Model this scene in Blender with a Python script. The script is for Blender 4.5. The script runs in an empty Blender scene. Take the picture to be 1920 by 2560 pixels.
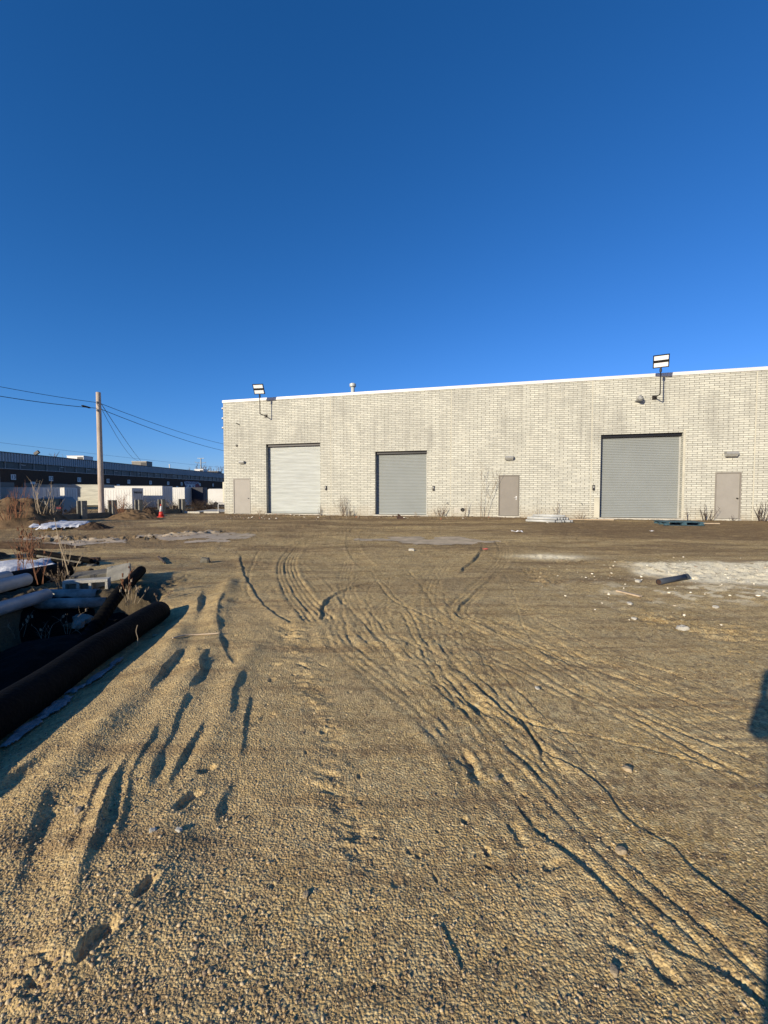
import bpy, math, random
import numpy as np
from mathutils import Vector, Matrix
C = bpy.context.scene
col = C.collection
R = math.radians
rnd = random.Random(7)
FAST = 1.0          # ground mesh density factor

# ------------------------------------------------------------------ camera model (photo: 1920x2560, f = 1100 px)
F, HC = 1100.0, 1.5
PITCH = math.atan(46/1100)
cp, sp = math.cos(PITCH), math.sin(PITCH)
def ray(px, py):
    tx = (px-960)/F; ty = (py-1280)/F
    return Vector((tx, cp-ty*sp, -sp-ty*cp))
def atY(px, py, Y):
    d = ray(px, py); t = Y/d.y
    return Vector((d.x*t, Y, HC+d.z*t))
def onz(px, py, z=0.0):
    d = ray(px, py); t = (z-HC)/d.z
    return Vector((d.x*t, d.y*t, z))
def fv(x, y, z=0.0):                       # same, from the 1659 px wide view
    return onz(x*1.15732, y*1.15732, z)

cam = bpy.data.cameras.new('camera'); camo = bpy.data.objects.new('camera', cam); col.objects.link(camo)
camo.location = (0, 0, HC); camo.rotation_euler = (math.pi/2-PITCH, 0, 0)
cam.sensor_fit = 'HORIZONTAL'; cam.sensor_width = 36; cam.lens = 36*F/1920
cam.clip_start = 0.02; cam.clip_end = 6000
C.camera = camo
C.render.resolution_x = 768; C.render.resolution_y = 1024

# ------------------------------------------------------------------ tagging
def tag(o, label=None, cat=None, group=None, kind=None):
    if label: o['label'] = label
    if cat: o['category'] = cat
    if group: o['group'] = group
    if kind: o['kind'] = kind
    return o
def empty(name, loc=(0, 0, 0), rz=0.0, label=None, cat=None, group=None):
    o = bpy.data.objects.new(name, None); col.objects.link(o)
    o.location = loc; o.rotation_euler = (0, 0, rz); o.empty_display_size = .2
    return tag(o, label, cat, group)
def copy_tree(o, parent=None):
    c = o.copy(); col.objects.link(c)
    if parent: c.parent = parent
    for ch in list(o.children): copy_tree(ch, c)
    return c

# ------------------------------------------------------------------ mesh builder
class MB:
    def __init__(s): s.v = []; s.f = []
    def add(s, vs, fs):
        b = len(s.v); s.v += [tuple(p) for p in vs]; s.f += [tuple(b+i for i in f) for f in fs]; return s
    def box(s, c, d, rz=0.0, m=None, taper=1.0):
        x, y, z = d[0]/2, d[1]/2, d[2]/2
        vs = [Vector((sx*x*(taper if sz > 0 else 1), sy*y*(taper if sz > 0 else 1), sz*z)) for sz in (-1, 1) for sy in (-1, 1) for sx in (-1, 1)]
        M = Matrix.Translation(Vector(c)) @ (m if m else Matrix.Rotation(rz, 4, 'Z'))
        return s.add([M @ v for v in vs], [(0, 2, 3, 1), (4, 5, 7, 6), (0, 1, 5, 4), (2, 6, 7, 3), (0, 4, 6, 2), (1, 3, 7, 5)])
    def bb(s, x0, x1, y0, y1, z0, z1): return s.box(((x0+x1)/2, (y0+y1)/2, (z0+z1)/2), (x1-x0, y1-y0, z1-z0))
    def tube(s, pts, rad, n=8, cap=True, hollow=0):
        pts = [Vector(p) for p in pts]; k = len(pts)
        if not hasattr(rad, '__len__'): rad = [rad]*k
        b = len(s.v); up = Vector((0, 0, 1)); prev = None
        for i, p in enumerate(pts):
            t = (pts[min(i+1, k-1)]-pts[max(i-1, 0)])
            t = t.normalized() if t.length > 1e-9 else up
            a = prev if prev is not None else (Vector((1, 0, 0)) if abs(t.z) > .9 else up)
            u = t.cross(a)
            if u.length < 1e-4: u = t.cross(Vector((0, 1, 0)))
            u.normalize(); w = u.cross(t); w.normalize(); prev = w
            for j in range(n):
                an = 2*math.pi*j/n
                s.v.append(tuple(p+(u*math.cos(an)+w*math.sin(an))*rad[i]))
        for i in range(k-1):
            for j in range(n):
                a = b+i*n+j; c = b+i*n+(j+1) % n
                s.f.append((a, c, c+n, a+n))
        if cap:
            s.f.append(tuple(b+j for j in range(n))[::-1]); s.f.append(tuple(b+(k-1)*n+j for j in range(n)))
        return s
    def pipe(s, a, b, r, th=.008, n=20, seg=1, wob=0.0):     # open hollow pipe
        a, b = Vector(a), Vector(b); d = (b-a)
        o = [a+d*i/seg for i in range(seg+1)]
        s.tube(o, r, n, cap=False)
        base = len(s.v)
        s.tube(o[::-1], r-th, n, cap=False)
        outer = base-(seg+1)*n
        for j in range(n):
            k = (j+1) % n
            s.f.append((outer+seg*n+j, outer+seg*n+k, base+(n-j) % n if False else base+_near(s, base, n, outer+seg*n+k), base+_near(s, base, n, outer+seg*n+j)))
            e = base+seg*n
            s.f.append((outer+k, outer+j, e+_near(s, e, n, outer+j), e+_near(s, e, n, outer+k)))
        return s
    def lathe(s, prof, c=(0, 0, 0), n=20, M=None):
        b = len(s.v); c = Vector(c)
        for r, z in prof:
            for j in range(n):
                a = 2*math.pi*j/n; p = Vector((r*math.cos(a), r*math.sin(a), z))
                if M: p = M @ p
                s.v.append(tuple(c+p))
        for i in range(len(prof)-1):
            for j in range(n):
                a = b+i*n+j; d = b+i*n+(j+1) % n
                s.f.append((a, d, d+n, a+n))
        s.f.append(tuple(b+j for j in range(n))[::-1]); s.f.append(tuple(b+(len(prof)-1)*n+j for j in range(n)))
        return s
    def build(s, name, mat, parent=None, smooth=False, bevel=0.0):
        me = bpy.data.meshes.new(name); me.from_pydata(s.v, [], s.f); me.update()
        if smooth:
            me.polygons.foreach_set('use_smooth', [True]*len(me.polygons))
        me.materials.append(mat)
        o = bpy.data.objects.new(name, me); col.objects.link(o)
        if parent: o.parent = parent
        if bevel:
            bv = o.modifiers.new('b', 'BEVEL'); bv.width = bevel; bv.segments = 2; bv.limit_method = 'ANGLE'
        return o
def _near(s, base, n, i):
    p = Vector(s.v[i]); return min(range(n), key=lambda j: (Vector(s.v[base+j])-p).length_squared)
def catmull(P, n=8):
    P = [Vector(p) for p in P]; out = []
    for i in range(len(P)-1):
        p0 = P[max(i-1, 0)]; p1 = P[i]; p2 = P[i+1]; p3 = P[min(i+2, len(P)-1)]
        for k in range(n):
            t = k/n
            out.append(.5*((2*p1)+(p2-p0)*t+(2*p0-5*p1+4*p2-p3)*t*t+(3*p1-p0-3*p2+p3)*t**3))
    out.append(P[-1]); return out

# ------------------------------------------------------------------ materials
def nt(m): return m.node_tree.nodes, m.node_tree.links
ALB = .74           # exposure is set for the shade, so base colours stay moderate
def mat(name, c, rough=.7, metal=0.0, var=.18, vscale=3.0, bump=.15, bscale=40.0, spec=.4, c2=None, stretch=None, dark=None):
    m = bpy.data.materials.new(name); m.use_nodes = True; N, L = nt(m)
    b = N['Principled BSDF']; b.inputs['Roughness'].default_value = rough; b.inputs['Metallic'].default_value = metal
    b.inputs['Specular IOR Level'].default_value = spec
    tc = N.new('ShaderNodeTexCoord'); mp = N.new('ShaderNodeMapping'); L.new(tc.outputs['Object'], mp.inputs[0])
    if stretch: mp.inputs['Scale'].default_value = stretch
    n = N.new('ShaderNodeTexNoise'); n.inputs['Scale'].default_value = vscale; n.inputs['Detail'].default_value = 6; n.inputs['Roughness'].default_value = .65
    L.new(mp.outputs[0], n.inputs['Vector'])
    rp = N.new('ShaderNodeValToRGB'); L.new(n.outputs['Fac'], rp.inputs[0])
    c = tuple(x*ALB for x in c)
    c2 = c2 or tuple(max(0, x*(1-2*var)) for x in c)
    rp.color_ramp.elements[0].position = .32; rp.color_ramp.elements[0].color = (*c2, 1)
    rp.color_ramp.elements[1].position = .62; rp.color_ramp.elements[1].color = (*c, 1)
    L.new(rp.outputs[0], b.inputs['Base Color'])
    if bump:
        n2 = N.new('ShaderNodeTexNoise'); n2.inputs['Scale'].default_value = bscale; n2.inputs['Detail'].default_value = 5
        L.new(tc.outputs['Object'], n2.inputs['Vector'])
        bp = N.new('ShaderNodeBump'); bp.inputs['Strength'].default_value = bump; bp.inputs['Distance'].default_value = .02
        L.new(n2.outputs['Fac'], bp.inputs['Height']); L.new(bp.outputs[0], b.inputs['Normal'])
    return m
M = {}
M['white_metal'] = mat('white_metal', (.8, .79, .76), .45, 0, .05, 1.5, .04)
M['cream_paint'] = mat('cream_paint', (.66, .63, .5), .7, 0, .12, 2.0, .1, 60)
M['taupe'] = mat('taupe_paint', (.28, .255, .215), .55, 0, .05, 2.0, .05)
M['taupe_light'] = mat('light_taupe_paint', (.37, .345, .30), .55, 0, .05, 2.0, .05)
M['taupe_dark'] = mat('dark_taupe_paint', (.22, .2, .165), .55, 0, .08, 2.0, .05)
M['galv'] = mat('galvanised_steel', (.63, .66, .62), .45, 0, .12, 1.6, .05, 30, .5, stretch=(.5, .5, 9))
M['grey_steel'] = mat('grey_painted_steel', (.35, .375, .36), .5, .1, .04, 1.2, .04)
M['jamb'] = mat('jamb_paint', (.5, .5, .46), .6, 0, .1, 2, .1)
M['black_metal'] = mat('black_metal', (.018, .018, .02), .4, .3, .1, 3, .05)
M['bronze'] = mat('bronze_metal', (.03, .026, .022), .45, .3, .1, 3, .05)
M['lens'] = mat('lamp_lens', (1.1, 1.1, 1.1), .25, 0, .03, 5, .1, 80)
M['grey_plastic'] = mat('grey_plastic', (.35, .35, .33), .4, 0, .08, 4, .05)
M['clear_lens'] = mat('ribbed_lens', (.5, .5, .46), .2, 0, .1, 9, .3, 120)
M['pvc'] = mat('white_pvc', (.46, .49, .5), .45, 0, .2, 4, .03)
M['pvc_dirty'] = mat('dusty_white_pvc', (.42, .42, .38), .6, 0, .3, 6, .05)
M['conduit'] = mat('grey_conduit', (.6, .61, .58), .5, 0, .1, 5, .03)
M['hdpe'] = mat('black_pipe_plastic', (.008, .0075, .007), .8, 0, .3, 4, .5, 30, .06)
M['blue_black'] = mat('faded_blue_black_plastic', (.055, .068, .09), .6, 0, .2, 6, .1)
M['tarp'] = mat('black_geotextile', (.008, .008, .008), .95, 0, .2, 5, .5, 50, .1)
M['concrete'] = mat('weathered_concrete', (.36, .34, .28), .9, 0, .18, 6, .5, 60)
M['concrete_dark'] = mat('dark_concrete', (.2, .185, .15), .9, 0, .2, 5, .5, 50)
M['concrete_pale'] = mat('pale_concrete', (.62, .59, .5), .85, 0, .15, 7, .5, 60)
M['tan_stone'] = mat('tan_stone', (.48, .38, .24), .85, 0, .2, 20, .3, 60)
M['timber'] = mat('grey_timber', (.27, .22, .15), .85, 0, .25, 4, .4, 40, stretch=(1, 6, 6))
M['pale_wood'] = mat('pale_wood', (.6, .47, .32), .8, 0, .15, 5, .2, 40)
M['pole_wood'] = mat('pole_wood', (.66, .54, .43), .85, 0, .2, 3.0, .5, 25, stretch=(4, 4, .5))
M['blue_paint'] = mat('blue_painted_wood', (.06, .135, .175), .8, 0, .25, 6, .2)
M['wire'] = mat('black_cable', (.02, .02, .022), .6, 0, .1)
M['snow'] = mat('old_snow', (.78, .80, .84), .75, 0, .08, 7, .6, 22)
M['snow_dirty_shaded'] = mat('grubby_shaded_snow', (.42, .42, .42), .8, 0, .2, 12, .6, 40)  # grey colour carries the shade on this strip as well as grime
M['ice'] = mat('dull_ice', (.66, .53, .36), .6, 0, .25, 2.5, .4, 14, .3)
M['twig'] = mat('dead_twig', (.24, .17, .11), .85, 0, .2, 8, 0)
M['twig_pale'] = mat('pale_dry_stem', (.42, .33, .22), .85, 0, .2, 8, 0)
M['twig_red'] = mat('rusty_dry_weed', (.26, .11, .05), .85, 0, .25, 8, 0)
M['bramble'] = mat('tangled_bramble', (.07, .045, .03), .9, 0, .3, 8, 0)
M['twig_dark'] = mat('dark_bramble', (.12, .085, .06), .9, 0, .3, 8, 0)
M['orange'] = mat('orange_plastic', (.75, .05, .03), .5, 0, .1, 6, .03)
M['refl'] = mat('cone_white_band', (.8, .78, .75), .4, 0, .08, 6, .03)
M['rubber'] = mat('black_rubber', (.02, .02, .02), .8)
M['glass'] = mat('dark_glass', (.02, .03, .033), .3, 0, .3, .6, 0, spec=.3)
M['band_glass'] = mat('tinted_glass', (.09, .14, .145), .35, 0, .35, .35, 0, spec=.25)
M['navy'] = mat('navy_paint', (.012, .016, .035), .5)
M['car_paint'] = mat('dark_car_paint', (.012, .014, .02), .4, 0, .05, 2, 0, spec=.3)
M['brown_brick'] = mat('dark_brown_brick', (.11, .062, .036), .9, 0, .15, 3, .3)
M['siding'] = mat('blue_grey_siding', (.38, .44, .47), .5, .1, .06, .6, .03)
M['frame_metal'] = mat('aluminium_frame', (.38, .39, .38), .45, .3, .06)
M['trailer'] = mat('white_trailer_skin', (.78, .77, .72), .5, 0, .06, .8, .04)
M['trailer_dirty'] = mat('grubby_trailer_skin', (.66, .64, .53), .65, 0, .22, 1.2, .1, 10, stretch=(.4, .4, 5))
M['roof'] = mat('roof_membrane', (.3, .3, .29), .9)
M['asphalt'] = mat('old_asphalt', (.16, .155, .145), .9, 0, .12, 1.0, .3, 60)
M['sign_white'] = mat('sign_face', (.9, .88, .82), .6, 0, .06)
M['sign_ink'] = mat('sign_ink', (.02, .02, .03), .6, 0, .1)
M['sign_purple'] = mat('banner_purple', (.07, .045, .15), .6, 0, .1)
M['sign_red'] = mat('banner_red', (.3, .04, .05), .6, 0, .1)
M['pink'] = mat('pink_ribbon', (.8, .16, .13), .7, 0, .1)
M['rust'] = mat('rusty_red_steel', (.085, .045, .03), .85, 0, .3, 9, .3)
M['skin'] = mat('skin', (.5, .3, .2), .5)
M['jacket'] = mat('dark_jacket', (.03, .03, .04), .9)
M['jeans'] = mat('jeans', (.04, .06, .1), .9)

def brick_material():
    m = bpy.data.materials.new('painted_block_masonry'); m.use_nodes = True; N, L = nt(m)
    b = N['Principled BSDF']; b.inputs['Roughness'].default_value = .85; b.inputs['Specular IOR Level'].default_value = .2
    tc = N.new('ShaderNodeTexCoord'); sx = N.new('ShaderNodeSeparateXYZ'); L.new(tc.outputs['Object'], sx.inputs[0])
    ad = N.new('ShaderNodeMath'); L.new(sx.outputs[0], ad.inputs[0]); L.new(sx.outputs[1], ad.inputs[1])
    # slight waviness of the courses so the lines are not ruled
    cb = N.new('ShaderNodeCombineXYZ'); L.new(ad.outputs[0], cb.inputs[0]); L.new(sx.outputs[2], cb.inputs[1])
    wn = N.new('ShaderNodeTexNoise'); wn.inputs['Scale'].default_value = 5; L.new(cb.outputs[0], wn.inputs['Vector'])
    wm = N.new('ShaderNodeVectorMath'); wm.operation = 'MULTIPLY_ADD'; wm.inputs[1].default_value = (.012, .008, 0)
    L.new(wn.outputs['Color'], wm.inputs[0]); L.new(cb.outputs[0], wm.inputs[2])
    br = N.new('ShaderNodeTexBrick'); L.new(wm.outputs[0], br.inputs['Vector'])
    br.inputs['Scale'].default_value = 1; br.inputs['Brick Width'].default_value = .406; br.inputs['Row Height'].default_value = .1016
    br.inputs['Mortar Size'].default_value = .0105; br.inputs['Mortar Smooth'].default_value = .35; br.inputs['Bias'].default_value = -.1
    br.inputs['Color1'].default_value = (.54, .535, .455, 1); br.inputs['Color2'].default_value = (.42, .418, .36, 1); br.inputs['Mortar'].default_value = (.125, .118, .095, 1)
    # grime: broad patches + vertical streaks
    def noise(scale, sc, det=5, lo=.4, hi=.7, seed=0):
        mp = N.new('ShaderNodeMapping'); mp.inputs['Scale'].default_value = sc; mp.inputs['Location'].default_value = (seed, seed*.7, 0)
        L.new(cb.outputs[0], mp.inputs[0]); n = N.new('ShaderNodeTexNoise'); n.inputs['Scale'].default_value = scale; n.inputs['Detail'].default_value = det
        n.inputs['Roughness'].default_value = .65
        L.new(mp.outputs[0], n.inputs['Vector']); mr = N.new('ShaderNodeMapRange'); mr.inputs['From Min'].default_value = lo; mr.inputs['From Max'].default_value = hi
        L.new(n.outputs['Fac'], mr.inputs[0]); return mr.outputs[0]
    def mix(a, c, fac, k=1.0, mode='MIX'):
        mx = N.new('ShaderNodeMix'); mx.data_type = 'RGBA'; mx.blend_type = mode
        f = N.new('ShaderNodeMath'); f.operation = 'MULTIPLY'; f.inputs[1].default_value = k; L.new(fac, f.inputs[0]); L.new(f.outputs[0], mx.inputs[0])
        L.new(a, mx.inputs[6])
        if isinstance(c, tuple): mx.inputs[7].default_value = (*c, 1)
        else: L.new(c, mx.inputs[7])
        return mx.outputs[2]
    c = br.outputs['Color']
    # grime stronger in the upper two thirds
    zr = N.new('ShaderNodeMapRange'); zr.inputs['From Min'].default_value = 2.2; zr.inputs['From Max'].default_value = 4.6; zr.inputs['To Min'].default_value = .35; L.new(sx.outputs[2], zr.inputs[0])
    g1 = N.new('ShaderNodeMath'); g1.operation = 'MULTIPLY'; L.new(noise(.45, (1, .8, 1), 6, .42, .66), g1.inputs[0]); L.new(zr.outputs[0], g1.inputs[1])
    g2 = N.new('ShaderNodeMath'); g2.operation = 'MULTIPLY'; L.new(noise(1.0, (3.0, .35, 1), 5, .5, .72, 4), g2.inputs[0]); L.new(zr.outputs[0], g2.inputs[1])
    c = mix(c, (.27, .265, .23), g1.outputs[0], .42)
    c = mix(c, (.20, .195, .17), g2.outputs[0], .5)
    zb = N.new('ShaderNodeMapRange'); zb.inputs['From Min'].default_value = .3; zb.inputs['From Max'].default_value = 1.0; zb.inputs['To Min'].default_value = 1; zb.inputs['To Max'].default_value = 0; L.new(sx.outputs[2], zb.inputs[0])
    g3 = N.new('ShaderNodeMath'); g3.operation = 'MULTIPLY'; L.new(noise(2.2, (1, .6, 1), 5, .3, .6, 21), g3.inputs[0]); L.new(zb.outputs[0], g3.inputs[1])
    c = mix(c, (.30, .24, .16), g3.outputs[0], .55)      # splashed dirt along the foot
    c = mix(c, (.19, .18, .15), noise(9, (1, 3, 1), 4, .5, .75, 9), .4)
    c = mix(c, (.60, .575, .47), noise(.9, (1, 1, 1), 4, .55, .75, 15), .25)
    L.new(c, b.inputs['Base Color'])
    inv = N.new('ShaderNodeMath'); inv.operation = 'SUBTRACT'; inv.inputs[0].default_value = 1; L.new(br.outputs['Fac'], inv.inputs[1])
    nn = N.new('ShaderNodeTexNoise'); nn.inputs['Scale'].default_value = 45; L.new(cb.outputs[0], nn.inputs['Vector'])
    am = N.new('ShaderNodeMath'); am.operation = 'MULTIPLY_ADD'; am.inputs[1].default_value = .5; L.new(nn.outputs['Fac'], am.inputs[0]); L.new(inv.outputs[0], am.inputs[2])
    bp = N.new('ShaderNodeBump'); bp.inputs['Strength'].default_value = .6; bp.inputs['Distance'].default_value = .012
    L.new(am.outputs[0], bp.inputs['Height']); L.new(bp.outputs[0], b.inputs['Normal'])
    return m
M['brick'] = brick_material()

def ground_material():
    m = bpy.data.materials.new('sandy_gravel_ground'); m.use_nodes = True; N, L = nt(m)
    b = N['Principled BSDF']; b.inputs['Roughness'].default_value = .92; b.inputs['Specular IOR Level'].default_value = .15
    tc = N.new('ShaderNodeTexCoord')
    def att(n):
        a = N.new('ShaderNodeAttribute'); a.attribute_name = n; return a.outputs['Fac']
    def noise(s, det=6, sc=(1, 1, 1), r=.65):
        mp = N.new('ShaderNodeMapping'); mp.inputs['Scale'].default_value = sc; L.new(tc.outputs['Object'], mp.inputs[0])
        n = N.new('ShaderNodeTexNoise'); n.inputs['Scale'].default_value = s; n.inputs['Detail'].default_value = det; n.inputs['Roughness'].default_value = r
        L.new(mp.outputs[0], n.inputs['Vector']); return n.outputs['Fac']
    def mr(x, a, c, d=0., e=1.):
        q = N.new('ShaderNodeMapRange'); q.inputs[1].default_value = a; q.inputs[2].default_value = c; q.inputs[3].default_value = d; q.inputs[4].default_value = e
        L.new(x, q.inputs[0]); return q.outputs[0]
    def mix(a, c, fac):
        mx = N.new('ShaderNodeMix'); mx.data_type = 'RGBA'; L.new(fac, mx.inputs[0])
        for v, i in ((a, 6), (c, 7)):
            if isinstance(v, tuple): mx.inputs[i].default_value = (*v, 1)
            else: L.new(v, mx.inputs[i])
        return mx.outputs[2]
    def mul(a, k):
        q = N.new('ShaderNodeMath'); q.operation = 'MULTIPLY'; L.new(a, q.inputs[0])
        if isinstance(k, float): q.inputs[1].default_value = k
        else: L.new(k, q.inputs[1])
        return q.outputs[0]
    c = mix((.42, .288, .114), (.59, .422, .185), mr(noise(.7, 8), .35, .65))
    c = mix(c, (.56, .44, .24), mul(mr(noise(2.1, 6), .45, .7), .55))
    c = mix(c, (.19, .125, .065), mul(mr(noise(5.5, 7, (1, 1, 1), .75), .52, .72), .6))
    sxy = N.new('ShaderNodeSeparateXYZ'); L.new(tc.outputs['Object'], sxy.inputs[0])
    c = mix(c, (.13, .085, .048), mul(mul(mr(noise(2.6, 9, (.8, 2.6, 1), .78), .50, .62), mr(sxy.outputs[1], 6.0, 12.0)), .7))
    c = mix(c, (.70, .53, .34), mul(mul(mr(noise(3.4, 8, (.7, 2.0, 1), .75), .56, .70), mr(sxy.outputs[1], 5.0, 9.0)), .55))
    # individual grains
    v = N.new('ShaderNodeTexVoronoi'); v.inputs['Scale'].default_value = 95; L.new(tc.outputs['Object'], v.inputs['Vector'])
    sv = N.new('ShaderNodeSeparateColor'); L.new(v.outputs['Color'], sv.inputs[0])
    c = mix(c, (.66, .52, .27), mul(mr(sv.outputs[0], .62, .95), .75))
    c = mix(c, (.085, .066, .05), mul(mr(sv.outputs[1], .6, .95), .7))
    v2 = N.new('ShaderNodeTexVoronoi'); v2.inputs['Scale'].default_value = 28; L.new(tc.outputs['Object'], v2.inputs['Vector'])
    s2 = N.new('ShaderNodeSeparateColor'); L.new(v2.outputs['Color'], s2.inputs[0])
    c = mix(c, (.60, .48, .25), mul(mr(s2.outputs[0], .8, .96), .6))
    c = mix(c, (.11, .08, .055), mul(mr(s2.outputs[2], .8, .97), .5))
    c = mix(c, (.50, .36, .175), mul(att('grav'), .4))
    c = mix(c, (.125, .075, .04), mul(att('damp'), mr(noise(3.0, 7, (.6, 2.2, 1), .7), .26, .5)))
    c = mix(c, (.17, .105, .055), mul(mr(noise(1.1, 8, (.4, 3.4, 1), .72), .50, .64), .6))
    c = mix(c, (.17, .11, .06), mul(mr(noise(.55, 7, (1, 1.3, 1), .7), .54, .7), .35))
    c = mix(c, (.13, .085, .05), mul(mr(noise(11, 5, (1, 1, 1), .7), .58, .72), .55))
    c = mix(c, (.95, .84, .57), mul(att('white'), mr(noise(6, 7, (1, 1, 1), .7), .33, .48)))
    c = mix(c, (.035, .03, .025), att('pit'))  # deep shade of the hollow painted into the soil colour
    L.new(c, b.inputs['Base Color'])
    h1 = noise(60, 6); h2 = noise(14, 6)
    a = N.new('ShaderNodeMath'); a.operation = 'MULTIPLY_ADD'; a.inputs[1].default_value = 2.4; L.new(h2, a.inputs[0]); L.new(h1, a.inputs[2])
    a2 = N.new('ShaderNodeMath'); a2.operation = 'MULTIPLY_ADD'; a2.inputs[1].default_value = -1.2; L.new(v.outputs['Distance'], a2.inputs[0]); L.new(a.outputs[0], a2.inputs[2])
    far = mr(sxy.outputs[1], 5.0, 11.0)         # yard beyond the gravel: churned clods
    h3 = mul(noise(4.0, 9, (1, 1.6, 1), .74), far); a3 = N.new('ShaderNodeMath'); a3.operation = 'MULTIPLY_ADD'; a3.inputs[1].default_value = 11.0; L.new(h3, a3.inputs[0]); L.new(a2.outputs[0], a3.inputs[2]); a2 = a3
    bp = N.new('ShaderNodeBump'); bp.inputs['Strength'].default_value = .6; bp.inputs['Distance'].default_value = .009
    L.new(a2.outputs[0], bp.inputs['Height']); L.new(bp.outputs[0], b.inputs['Normal'])
    return m
M['ground'] = ground_material()
M['dirt'] = mat('piled_dirt', (.25, .165, .09), .95, 0, .25, 2.2, .9, 14, .1)
M['dirt_dark'] = mat('damp_soil', (.12, .08, .05), .95, 0, .25, 3, .9, 18, .1)

# ------------------------------------------------------------------ numpy noise + ground relief
def h2(ix, iy, s):
    n = (ix.astype(np.int64)*374761393+iy.astype(np.int64)*668265263+s*69069) & 0xffffffff
    n = ((n ^ (n >> 13))*1274126177) & 0xffffffff
    n = ((n ^ (n >> 16))*2246822519) & 0xffffffff
    return ((n ^ (n >> 15)) & 0xffffff)/float(0xffffff)
def vn(x, y, s=0):
    ix = np.floor(x); iy = np.floor(y); fx = x-ix; fy = y-iy
    fx = fx*fx*(3-2*fx); fy = fy*fy*(3-2*fy)
    a = h2(ix, iy, s); b = h2(ix+1, iy, s); c = h2(ix, iy+1, s); d = h2(ix+1, iy+1, s)
    return (a*(1-fx)+b*fx)*(1-fy)+(c*(1-fx)+d*fx)*fy
def fbm(x, y, s=0, o=4, g=.5):
    t = 0; a = 1; n = 0
    for i in range(o):
        t = t+a*(vn(x*2**i+i*17.3, y*2**i+i*9.1, s+i)-.5); n += a; a *= g
    return t/n*2
def cells(x, y, size, s):
    x = x/size; y = y/size; ix = np.floor(x); iy = np.floor(y); best = np.zeros_like(x)
    for dx in (-1, 0, 1):
        for dy in (-1, 0, 1):
            cx = ix+dx; cy = iy+dy
            px = cx+.15+.7*h2(cx, cy, s); py = cy+.15+.7*h2(cx, cy, s+1); r = .28+.4*h2(cx, cy, s+2)
            q = 1-((x-px)**2+(y-py)**2)/(r*r)
            best = np.maximum(best, np.sqrt(np.maximum(q, 0))*r)
    return best
def sst(x, a, b):
    t = np.clip((x-a)/(b-a), 0, 1); return t*t*(3-2*t)

# the wall line of the big building: local s along it, depth behind it
WX, WY = 6.52, 23.0; WD = Vector((.9664, -.2570, 0)).normalized(); WROT = math.atan2(WD.y, WD.x); WN = Vector((-WD.y, WD.x, 0))
def fence_x(y): return -15.06+.2514*(y-22)
def macro(x, y):
    h = .25*sst(y, 9, 19)
    h = h+.05*fbm(x*.35, y*.35, 3, 3)*sst(y, 3, 8)+.016*fbm(x*1.1, y*1.1, 5, 3)
    # yard beyond the fence lies a little lower
    out = np.clip(sst(fence_x(y)-x, .4, 1.6)+sst(y, 33, 36), 0, 1)*sst(y, 12, 17)
    h = h*(1-out)+out*(-.22)
    # hollow beside and left of the long black pipe
    pipe_x = -2.555-.1355*(y-3)
    dpx = pipe_x-x
    ditch = np.exp(-(np.maximum(np.abs(x-pipe_x)-.14, 0)/.2)**2)*sst(y, -1, 1)*(1-sst(y, 5.2, 6.2))
    pit = sst(dpx, .15, .55)*(1-sst(dpx, 1.75, 2.05))*sst(y, .5, 2.0)*(1-sst(y, 5.9, 6.7))
    h = h-(.045+.016*np.clip(y, 0, 7))*ditch*(1-pit)-.75*pit
    # long unseen bank, added left of the frame to shade the hollow
    bx0, by0, bx1, by1 = -13.5, 6.2, -6.0, 1.5
    ex, ey = bx1-bx0, by1-by0; ll = ex*ex+ey*ey
    t = np.clip(((x-bx0)*ex+(y-by0)*ey)/ll, 0, 1); d = np.hypot(x-bx0-t*ex, y-by0-t*ey)
    h = h+1.35*np.exp(-(d/.85)**2)*(1+.2*fbm(x*1.3, y*1.3, 8, 3))
    return h
TR = []     # (kind, polyline Nx2 world, h, w, extra)
def track(kind, pts, h, w, n=5, ends=True, z=0.0):
    P = [fv(a, b, z) for a, b in pts]
    dx_, dy_ = P[-1].x-P[0].x, P[-1].y-P[0].y
    if kind == 'step' and dy_*.66-dx_*.75 < 0: P = P[::-1]        # steep side always away from the sun
    P = catmull([(p.x, p.y, 0) for p in P], 6)
    TR.append((kind, np.array([(p.x, p.y) for p in P]), h, w, n, ends))
# gravel ridges, left foreground
track('step', [(305, 1595), (262, 1672), (218, 1760), (188, 1860), (150, 1990), (120, 2080)], .044, .028)
track('step', [(462, 1535), (425, 1590), (388, 1650), (352, 1745)], .036, .022)
track('step', [(437, 1268), (431, 1295), (424, 1325), (418, 1350)], .035, .035)
track('step', [(421, 1385), (385, 1410), (340, 1460), (290, 1530)], .032, .028)
track('step', [(482, 1285), (468, 1325), (478, 1385), (500, 1445)], .018, .025)
track('step', [(160, 1608), (90, 1635), (20, 1680), (-60, 1740)], .035, .035)
track('step', [(497, 1690), (478, 1740), (466, 1790)], .018, .025)
track('step', [(520, 1450), (505, 1500), (498, 1560)], .012, .02)
track('step', [(110, 1700), (60, 1780), (10, 1880)], .015, .03)
track('step', [(517, 1200), (522, 1225), (540, 1270), (575, 1315), (625, 1350)], .024, .016)
track('swell', [(500, 1250), (440, 1400), (350, 1560), (250, 1750), (170, 1950), (90, 2200)], .035, .13)
track('swell', [(560, 1380), (480, 1520), (410, 1680), (340, 1850), (250, 2080)], .025, .12)
track('swell', [(400, 1350), (300, 1490), (180, 1620), (60, 1760), (-80, 1900)], .035, .12)
track('step', [(345, 1560), (318, 1610), (290, 1680), (262, 1760), (240, 1850)], .016, .02)
track('step', [(405, 1500), (380, 1560), (345, 1640), (318, 1720)], .018, .02)
track('step', [(445, 1400), (430, 1450), (400, 1500)], .016, .02)
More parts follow.
